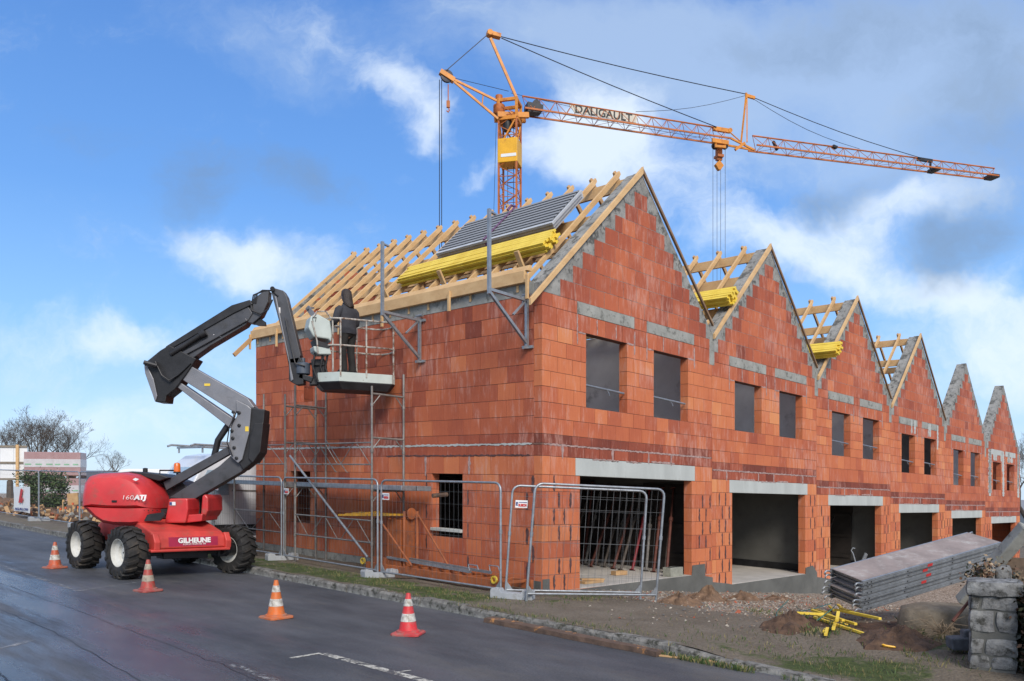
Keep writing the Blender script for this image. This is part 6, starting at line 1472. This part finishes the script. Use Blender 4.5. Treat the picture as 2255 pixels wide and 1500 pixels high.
# ------------------------------------------------------------------ beyond the row: van, pallets, hoarding, shrub, trees
def van(lab, org, fx, sc, m, dirn, cat='van', rack=True):
    """panel van, side profile along fx, the seen side towards dirn"""
    root = thing('white_van', lab, cat, org); w = dirn
    f = lambda a, z, c=0.: org + fx * a * sc + ZV * z * sc - w * c * sc
    b = MB(); W = 1.95
    prof = [(0.05, .38), (0, .95), (.22, 1.13), (.92, 1.34), (1.38, 2.12), (1.72, 2.40), (2.1, 2.47), (5.2, 2.47), (5.34, 2.36), (5.42, 1.4), (5.4, .38), (4.62, .38), (4.5, .66), (4.25, .74), (4.0, .66), (3.88, .38), (1.3, .38), (1.18, .66), (.93, .74), (.68, .66), (.56, .38)]
    cr = lambda z: .0 if z < 1.3 else .16 * ((z - 1.3) / 1.2) ** 1.4
    rings = [[f(a, z, c + (cr(z) if c < W / 2 else -cr(z))) for a, z in prof] for c in (0, W)]; b.loft(rings); body = b.build('body', m, root, bevel=.05 * sc)
    b = MB()
    def pane(pts, c=-.006): b.prism([f(a, z, c + cr(z)) for a, z in pts], w * .006 * sc)
    pane([(1.18, 1.42), (1.52, 2.03), (2.05, 2.06), (2.05, 1.42)]); b.prism([f(.98, 1.37, .2), f(1.38, 2.08, .28), f(1.38, 2.08, W - .28), f(.98, 1.37, W - .2)], (ZV * .02 - fx * .02)); b.build('window', mat('van_glass', (.30, .40, .48), .1, var=.1), root)
    b = MB()
    for a, z0, z1 in ((2.12, .5, 2.2), (3.4, .5, 2.2), (1.08, .6, 1.4)): b.prism([f(a, z0, -.004 + cr(z0)), f(a + .018, z0, -.004 + cr(z0)), f(a + .018, z1, -.004 + cr(z1)), f(a, z1, -.004 + cr(z1))], w * .003)
    b.prism([f(2.14, 1.52, .02), f(5.3, 1.52, .02), f(5.3, 1.56, .02), f(2.14, 1.56, .02)], w * .012 * sc)
    b.build('door_seam', M_SCAF, root)
    b = MB(); b.prism([f(1.32, .50, -.015), f(3.86, .50, -.015), f(3.86, .68, -.015), f(1.32, .68, -.015)], w * .015); b.bar(f(3.2, 1.25, -.03), f(3.4, 1.25, -.03), .05, .04); b.build('black_trim', M_BLACK, root, bevel=.008)
    for a in (.93, 4.25):
        for c in (.1, W - .1):
            b = MB(); b.lathe([(.20, -.10), (.31, -.11), (.335, -.06), (.335, .06), (.31, .11), (.20, .11)], f(a, .335, c), w, 20); wl = b.build('wheel', M_RUB, root, smooth=40)
            b = MB(); b.lathe([(.2, .08 if c < 1 else -.08), (.17, .06 if c < 1 else -.06), (.02, .08 if c < 1 else -.08)], f(a, .335, c), w, 14); b.build('rim', M_GALV, wl)
    b = MB(); b.prism([f(-.02, .98, .12), f(.22, 1.12, .12), f(.4, 1.16, .12), f(.2, .95, .12)], -w * .25 * sc); b.build('headlight', M_GLASS, root)
    b = MB(); b.bx(0, 1, 0, 1, 0, 1, lambda a, c, d: f(1.02 + a * .16, 1.38 + d * .26, -.24 + c * .2)); b.build('mirror', M_BLACK, root, bevel=.02)
    if rack:
        b = MB()
        for c in (.3, W - .3): b.tube([f(1.2, 2.62, c), f(1.3, 2.66, c), f(4.9, 2.64, c)], .03, 8)
        for a in (1.5, 2.9, 4.3): b.bar(f(a, 2.60, .22), f(a, 2.60, W - .22), .05, .05); b.bar(f(a, 2.46, .3), f(a, 2.62, .3), .04, .04); b.bar(f(a, 2.46, W - .3), f(a, 2.62, W - .3), .04, .04)
        b.tube([f(2.05, 2.72, .45), f(4.9, 2.70, .45)], .07, 10); b.build('roof_rack', M_GALV, root, smooth=50)
    return root, f
zv = max(gh(0, 11.3), gh(3, 11.3))
van('white high roof van with a roof rack, behind the rear house corner', P(fu(322, 10.9), 10.9, -.12), RV, 1.07, M_VAN, -LV)
b_, c_ = at(203, 1110, 50), V((1, .35, 0)).normalized()
r_, f_ = van('small pale van with a yellow round badge far behind the lift turret', V((b_.x, b_.y, P(0, 38, -.1).z)), c_, .92, M_VAN, V((.35, -1, 0)).normalized(), rack=False)
b = MB(); o = at(214.5, 1061, 49.0); b.lathe([(.19, 0), (.19, .02), (.01, .021)], o, V((0, -1, 0)), 18); bd = b.build('badge', mat('yellow_badge', (.62, .55, .05), .5), r_)
b = MB(); b.text('ED', .2, o + V((-.13, -.03, -.07)), V((1, 0, 0)), ZV, bold=.006); b.build('lettering', M_BLUEINK, bd)
def car(x, y, d, lab):
    p = at(x, y, d); root = thing('parked_car', lab, 'car', p, 'white cars parked far behind'); X, Yv = V((.93, .36, 0)), V((-.36, .93, 0))
    f = lambda a, c, z: p + X * a + Yv * c + ZV * z
    b = MB(); b.prism([f(a, 0, z) for a, z in ((0, .25), (.02, .7), (.25, .85), (.9, .95), (1.4, 1.40), (2.7, 1.42), (3.5, .98), (4.0, .9), (4.05, .3))], Yv * 1.7); b.build('body', M_VAN, root, bevel=.05)
    b = MB(); b.prism([f(a, -.01, z) for a, z in ((1.05, .97), (1.45, 1.33), (2.65, 1.35), (3.3, 1.0))], Yv * .01); b.prism([f(.95, .2, .99), f(1.36, .25, 1.36), f(1.36, 1.45, 1.36), f(.95, 1.5, .99)], V((-.02, 0, .01))); b.build('window', M_GLASS, root)
    for a in (.75, 3.25): b = MB(); b.lathe([(.2, -.02), (.3, -.02), (.3, .15), (.2, .15)], f(a, 0, .3), Yv, 14); b.build('wheel', M_RUB, root)
car(180, 1094, 56, 'white car half seen between the pallets and the pale van, nearer one'); car(182, 1084, 66, 'white car behind another white car, roof just showing')
# hoarding
def dl(x, u): v = fv(x, u); return Y0 + RY * u + LY * v
def gz(p, o=-.05): a, c, _ = uvw_of(p); return P(a, c, o - SB * max(0, c - 45)).z
DH = dl(20, 1.6); p = at(-75, 1088, DH); p.z = gz(p); X = V((.98, .2, 0)); f = lambda a, c, z: p + X * a + V((-.2, .98, 0)) * c + ZV * z
zt = CZ + (HY - 981) / F_PX * DH - p.z; root = thing('hoarding', 'white panel hoarding with wooden rails beside the brick pallets', 'hoarding', p)
for i in range(6): b = MB(); b.bx(-1.0 + i * .66, -1.0 + i * .66 + .65, 0, .03, zt - 1.75, zt - .04, f); b.build('board', M_WHITE, root)
for z in (zt - .03, zt - .90, zt - 1.78): b = MB(); b.bx(-1, 2.97, -.05, -.002, z - .06, z + .05, f); b.build('rail', mat('grey_rail_wood', (.20, .17, .13), .8, var=.2), root)
b = MB(); b.bx(2.44, 2.58, -.14, -.052, .1, zt + .06, f); b.build('post', M_WOOD, root); b = MB(); b.bx(-.8, -.7, .03, .12, 0, zt - .1, f); b.build('post', M_WOOD2, root)
# wrapped brick pallets, two on two
M_WRAP = mat('wrapped_bricks', (.30, .17, .165), .35, col2=(.36, .23, .225), scale=3, coat=.3, bump=.2, bscale=12); M_WRAPW = mat('white_wrap', (.50, .48, .49), .35, var=.08, coat=.3, bump=.2, bscale=12); M_GRN = mat('green_print', (.20, .38, .24), .5)
def pallet(x0, x1, ytop, ybot, d, lab):
    p0, p1 = at(x0, ybot, d), at(x1, ybot, d); p1.y += .25; X = (p1 - p0); L = X.length; X.normalize(); Yv = V((-X.y, X.x, 0)); H = (ybot - ytop) / F_PX * d
    root = thing('brick_pallet', lab, 'pallet', p0, 'wrapped brick pallets'); f = lambda a, c, z: p0 + X * a + Yv * c + ZV * z
    b = MB()
    for z in (.0, .11): 
        for c in (0, .45, .9): b.bx(0, L, c, c + .1, z, z + .022, f)
    for a in (0, L / 2 - .05, L - .1): b.bx(a, a + .1, .0, 1.0, .022, .11, f)
    b.build('pallet_base', M_OLDWOOD, root)
    b = MB(); b.bx(.01, L - .01, 0, 1.0, .135, H, f); b.build('brick_block', M_WRAP, root, bevel=.025)
    b = MB(); b.bx(.0, L, -.012, 1.01, .135 + (H - .135) * .36, .135 + (H - .135) * .70, f); wb = b.build('wrap_band', M_WRAPW, root, bevel=.012)
    b = MB()
    for i in range(3): b.bx(.06 + i * L / 3, .06 + i * L / 3 + L * .2, -.018, -.014, H * .50, H * .555, f)
    b.build('green_print', M_GRN, wb)
pallet(52, 117, 995, 1053, 43, 'upper wrapped brick pallet beside the hoarding'); pallet(118.5, 172, 996, 1053, 43, 'upper wrapped brick pallet farther from the hoarding than its twin')
pallet(52, 117, 1053.6, 1111, 43, 'lower wrapped brick pallet behind the dark shrub, beside the hoarding'); pallet(118.5, 172, 1053.6, 1111, 43, 'lower wrapped brick pallet beside the white cars')
# shrub
DS = dl(98, 1.0); p = at(96, 1135, DS); p.z = gz(p); root = thing('shrub', 'dark evergreen shrub behind the far fence, before the brick pallets', 'shrub', p)
b = MB(); cl = []
for i in range(40):
    q = p + V((rnd(-.85, .85), rnd(-.4, .4), rnd(.3, 1.75))); cl.append(q); b.tube([p + V((rnd(-.1, .1), 0, 0)), p.lerp(q, .5) + V((0, 0, .1)), q], [.02, .014, .006], 4)
b.build('stems', M_BARK, root); leaves('foliage', cl + cl[:12],   .06, 5200, [M_LEAF, M_LEAF, M_GRASS], spread=.15, parent=root)
# rubble ground beyond the fence: soil bank, boards, capped stakes, orange netting scraps
def bank(x0, x1, y, d, h, lab):
    b = MB(); rings = []; n = 60
    for j, (dy, k) in enumerate(((-.9, 0), (-.6, .5), (-.3, .8), (0, 1), (.4, .8), (.8, .5), (1.2, 0))):
        ring = []
        for i in range(n):
            x = x0 + (x1 - x0) * i / (n - 1); q = at(x, y, dl(x, d)); q.y += dy; g_ = gz(q)
            e = math.sin(math.pi * i / (n - 1)) ** .6; ring.append(V((q.x, q.y, g_ - .05 + max(0, h * k * e * (1 + .8 * noise.noise(q * 1.6)) + .16 * k * noise.fractal(q * 4, 1, 2, 4)) + rnd(0, .03))))
        rings.append(ring)
    for a, c in zip(rings[:-1], rings[1:]):
        for i in range(n - 1): b.face([a[i], a[i + 1], c[i + 1], c[i]])
    o = b.build('soil_bank', mat('rusty_bank_soil', (.085, .05, .03), .95, col2=(.21, .12, .065), scale=3, bump=1., bscale=8, spot=(.33, .13, .05), spots=(.6, .68), spscale=5), None, loc=at((x0 + x1) / 2, y, dl((x0 + x1) / 2, d))); tag(o, lab, 'soil bank', 'soil banks beyond the far fence')
bank(-40, 130, 1120, 1.2, .55, 'brown soil bank behind the banner'); bank(110, 260, 1115, 1.6, .5, 'rusty brown soil bank between the shrub and the cars'); bank(60, 270, 1130, .35, .3, 'low rubble bank just behind the fence by the lift')
for i in range(16):
    x = 128 + i * 6.3 + rnd(-2, 2); d = dl(x, .1 + rnd(-.35, .5)); p = at(x, 1140, d); p.z = gz(p); h = rnd(.4, .75)
    root = thing('capped_stake', 'pale short stake standing in the rubble beyond the far fence', 'stake', p, 'setting out stakes beyond the far fence')
    b = MB(); b.bar(p, p + V((rnd(-.06, .06), 0, h)), .045, .03, V((1, 0, 0))); b.build('stake_shaft', M_WOOD if i % 3 else M_GALV, root); b = MB(); b.bar(p + V((0, 0, h - .03)), p + V((0, 0, h + .06)), .075, .06, V((1, 0, 0))); b.build('cap', mat('orange_cap', (.62, .12, .03), .5) if i % 2 else M_WOOD, root)
for i, ((x0, y0), (x1, y1), d) in enumerate((((0, 1100), (52, 1112), 27.5), ((50, 1132), (86, 1142), 26.4), ((66, 1098), (116, 1106), 28), ((8, 1128), (48, 1136), 26.2), ((150, 1128), (215, 1138), 26.3), ((205, 1128), (236, 1146), 25.6), ((140, 1108), (196, 1102), 28.3))):
    d = dl((x0 + x1) / 2, (-.1, .2, .6, -.3, .3, -.4, 1.0)[i]); b = MB(); p, q = at(x0, y0, d), at(x1, y1, d - .3); p.z = gz(p, .12); q.z = gz(q, .3 if i % 2 else .16); b.bar(p, q, .2, .05); o = b.build('loose_board', M_WOOD2 if i % 2 else M_SLAB, None, loc=p)
    tag(o, ('grey board lying between hoarding and banner', 'brown board lying under the banner', 'grey board on the bank behind the banner', 'brown board lying under the hoarding', 'grey board on the rubble near the lift rear wheel', 'brown board leaning near the lift turret', 'grey board before the shrub foot')[i], 'board', 'loose boards beyond the far fence')
b = MB()
for i in range(900):
    x = rnd(-20, 265); u = rnd(-.75, 2.2); p = at(x, 1130, dl(x, u)); p.z = gz(p, rnd(-.02, .22)); s = rnd(.03, .13)
    r3 = Matrix.Rotation(rnd(0, 6), 3, V((rnd(-1, 1), rnd(-1, 1), rnd(-1, 1))).normalized()); ex, ey, ez = r3 @ V((s * rnd(.6, 2.6), 0, 0)), r3 @ V((0, s * rnd(.4, 1), 0)), r3 @ V((0, 0, s * rnd(.2, .8)))
    b.hexa([p + ex * a + ey * c + ez * e for e in (-1, 1) for a, c in ((-1, -1), (1, -1), (1, 1), (-1, 1))], random.choice((0, 0, 1, 1, 2, 3, 4)))
struct(b.build('rubble', [M_DIRT, M_WOOD2, M_CONC, M_RUST, M_OLDWOOD], None, loc=at(120, 1130, 36), recalc=False), 'stuff')
tag((lambda b: (b.bar(at(150, 1100, 35), at(173, 1098, 35), .12, .5), b.build('picket_crate', M_WOOD2, None, loc=at(150, 1100, 35)))[-1])(MB()), 'brown slatted crate below the brick pallets', 'crate')
# far house
p = at(165, 1084, 95); root = thing('distant_house', 'low far house with a dark slate roof seen beyond the pallets', 'house', p); f = lambda a, c, z: p + V((1, .15, 0)) * a + V((-.15, 1, 0)) * c + ZV * z
b = MB(); b.bx(0, 9, 0, 7, -1.5, .7, f); b.build('wall', mat('far_render', (.42, .40, .37), .8), root)
b = MB(); b.prism([f(-.3, -.3, .7), f(-.3, 3.5, 2.6), f(-.3, 7.3, .7)], f(9.6, 0, 0) - f(0, 0, 0)); b.build('roof', mat('slate_roof', (.07, .075, .09), .6), root)
b = MB(); b.bx(2, 2.9, -.03, -.002, -.7, .35, f); b.bx(5, 5.9, -.03, -.002, -.7, .35, f); b.build('window', M_GLASS, root)
# bare winter trees
def tree(base, H, spread, lab, seed, trunk_r=.16, depth=8, lean=0., n0=5):
    random.seed(seed); root = thing('bare_tree', lab, 'tree', base, 'leafless winter trees'); trunk_r *= 1.25; tr, br = MB(), MB()
    def grow(p, d, L, r, lv):
        q = p; pts = [p]; n = 3; rs = [r]
        for i in range(n):
            d = (d + V((rnd(-1, 1), rnd(-1, 1), rnd(-.3, .75))) * .17).normalized(); q = q + d * (L / n); pts.append(q); rs.append(r * (1 - .38 * (i + 1) / n))
        (tr if lv < 2 else br).tube(pts, rs, 7 if lv < 2 else 4 if lv < 4 else 3, cap=False)
        if lv >= depth: return
        for k in range(2 if lv > 4 else 3):
            a = V((rnd(-1, 1), rnd(-1, 1), rnd(-.35, .8))).normalized(); grow(pts[random.choice((2, 3, 3))], (d * .75 + a * rnd(.45, .85) * spread).normalized(), L * rnd(.58, .80), max(.006, rs[-1] * rnd(.55, .8)), lv + 1)
    tr.tube([base, base + ZV * H * .22], [trunk_r * 1.2, trunk_r], 8)
    for k in range(n0):
        a = 2 * math.pi * k / n0 + rnd(-.4, .4); grow(base + ZV * H * .22, V((math.cos(a) * .6 * spread, math.sin(a) * .6 * spread, 1)).normalized(), H * .24, trunk_r * .62, 1)
    tr.build('trunk', M_BARK, root); br.build('crown', M_BARK, root, recalc=False)
def base(x, d): q = at(x, 1075, d); q.z = P(*uvw_of(q)[:2], -.2).z; return q
tree(base(104, 56), 6.7, 1.05, 'widest leafless tree, rising behind the brick pallets', 3, n0=6)
tree(base(22, 58), 6.2, 1.0, 'leafless tree rising behind the white hoarding', 5, n0=5)
tree(base(158, 57), 6.0, 1.05, 'smaller leafless tree between the brick pallets and the cars', 8, .1, 6, n0=4)
tree(base(246, 90), 5.5, 1.0, 'faint far leafless tree over the lift turret', 9, .12, 6, n0=4)
q = at(2278, 1150, 52); tree(q - ZV * 2.5, 9.5, .9, 'tall leafless tree behind the last brick house', 12, .22, 7, n0=5)
q = at(2256, 1180, 60); b = MB(); b.bx(0, 7, 0, 6, -3, 1.7, lambda a, c, d: q + V((a, c, d))); root = thing('grey_shed', 'pale grey shed just past the last brick house', 'shed', q); b.build('wall', M_LINTEL, root)
b = MB(); b.prism([q + V((-.2, -.2, 1.7)), q + V((-.2, 3, 2.6)), q + V((-.2, 6.2, 1.7))], V((7.4, 0, 0))); b.build('roof', M_PANEL, root)
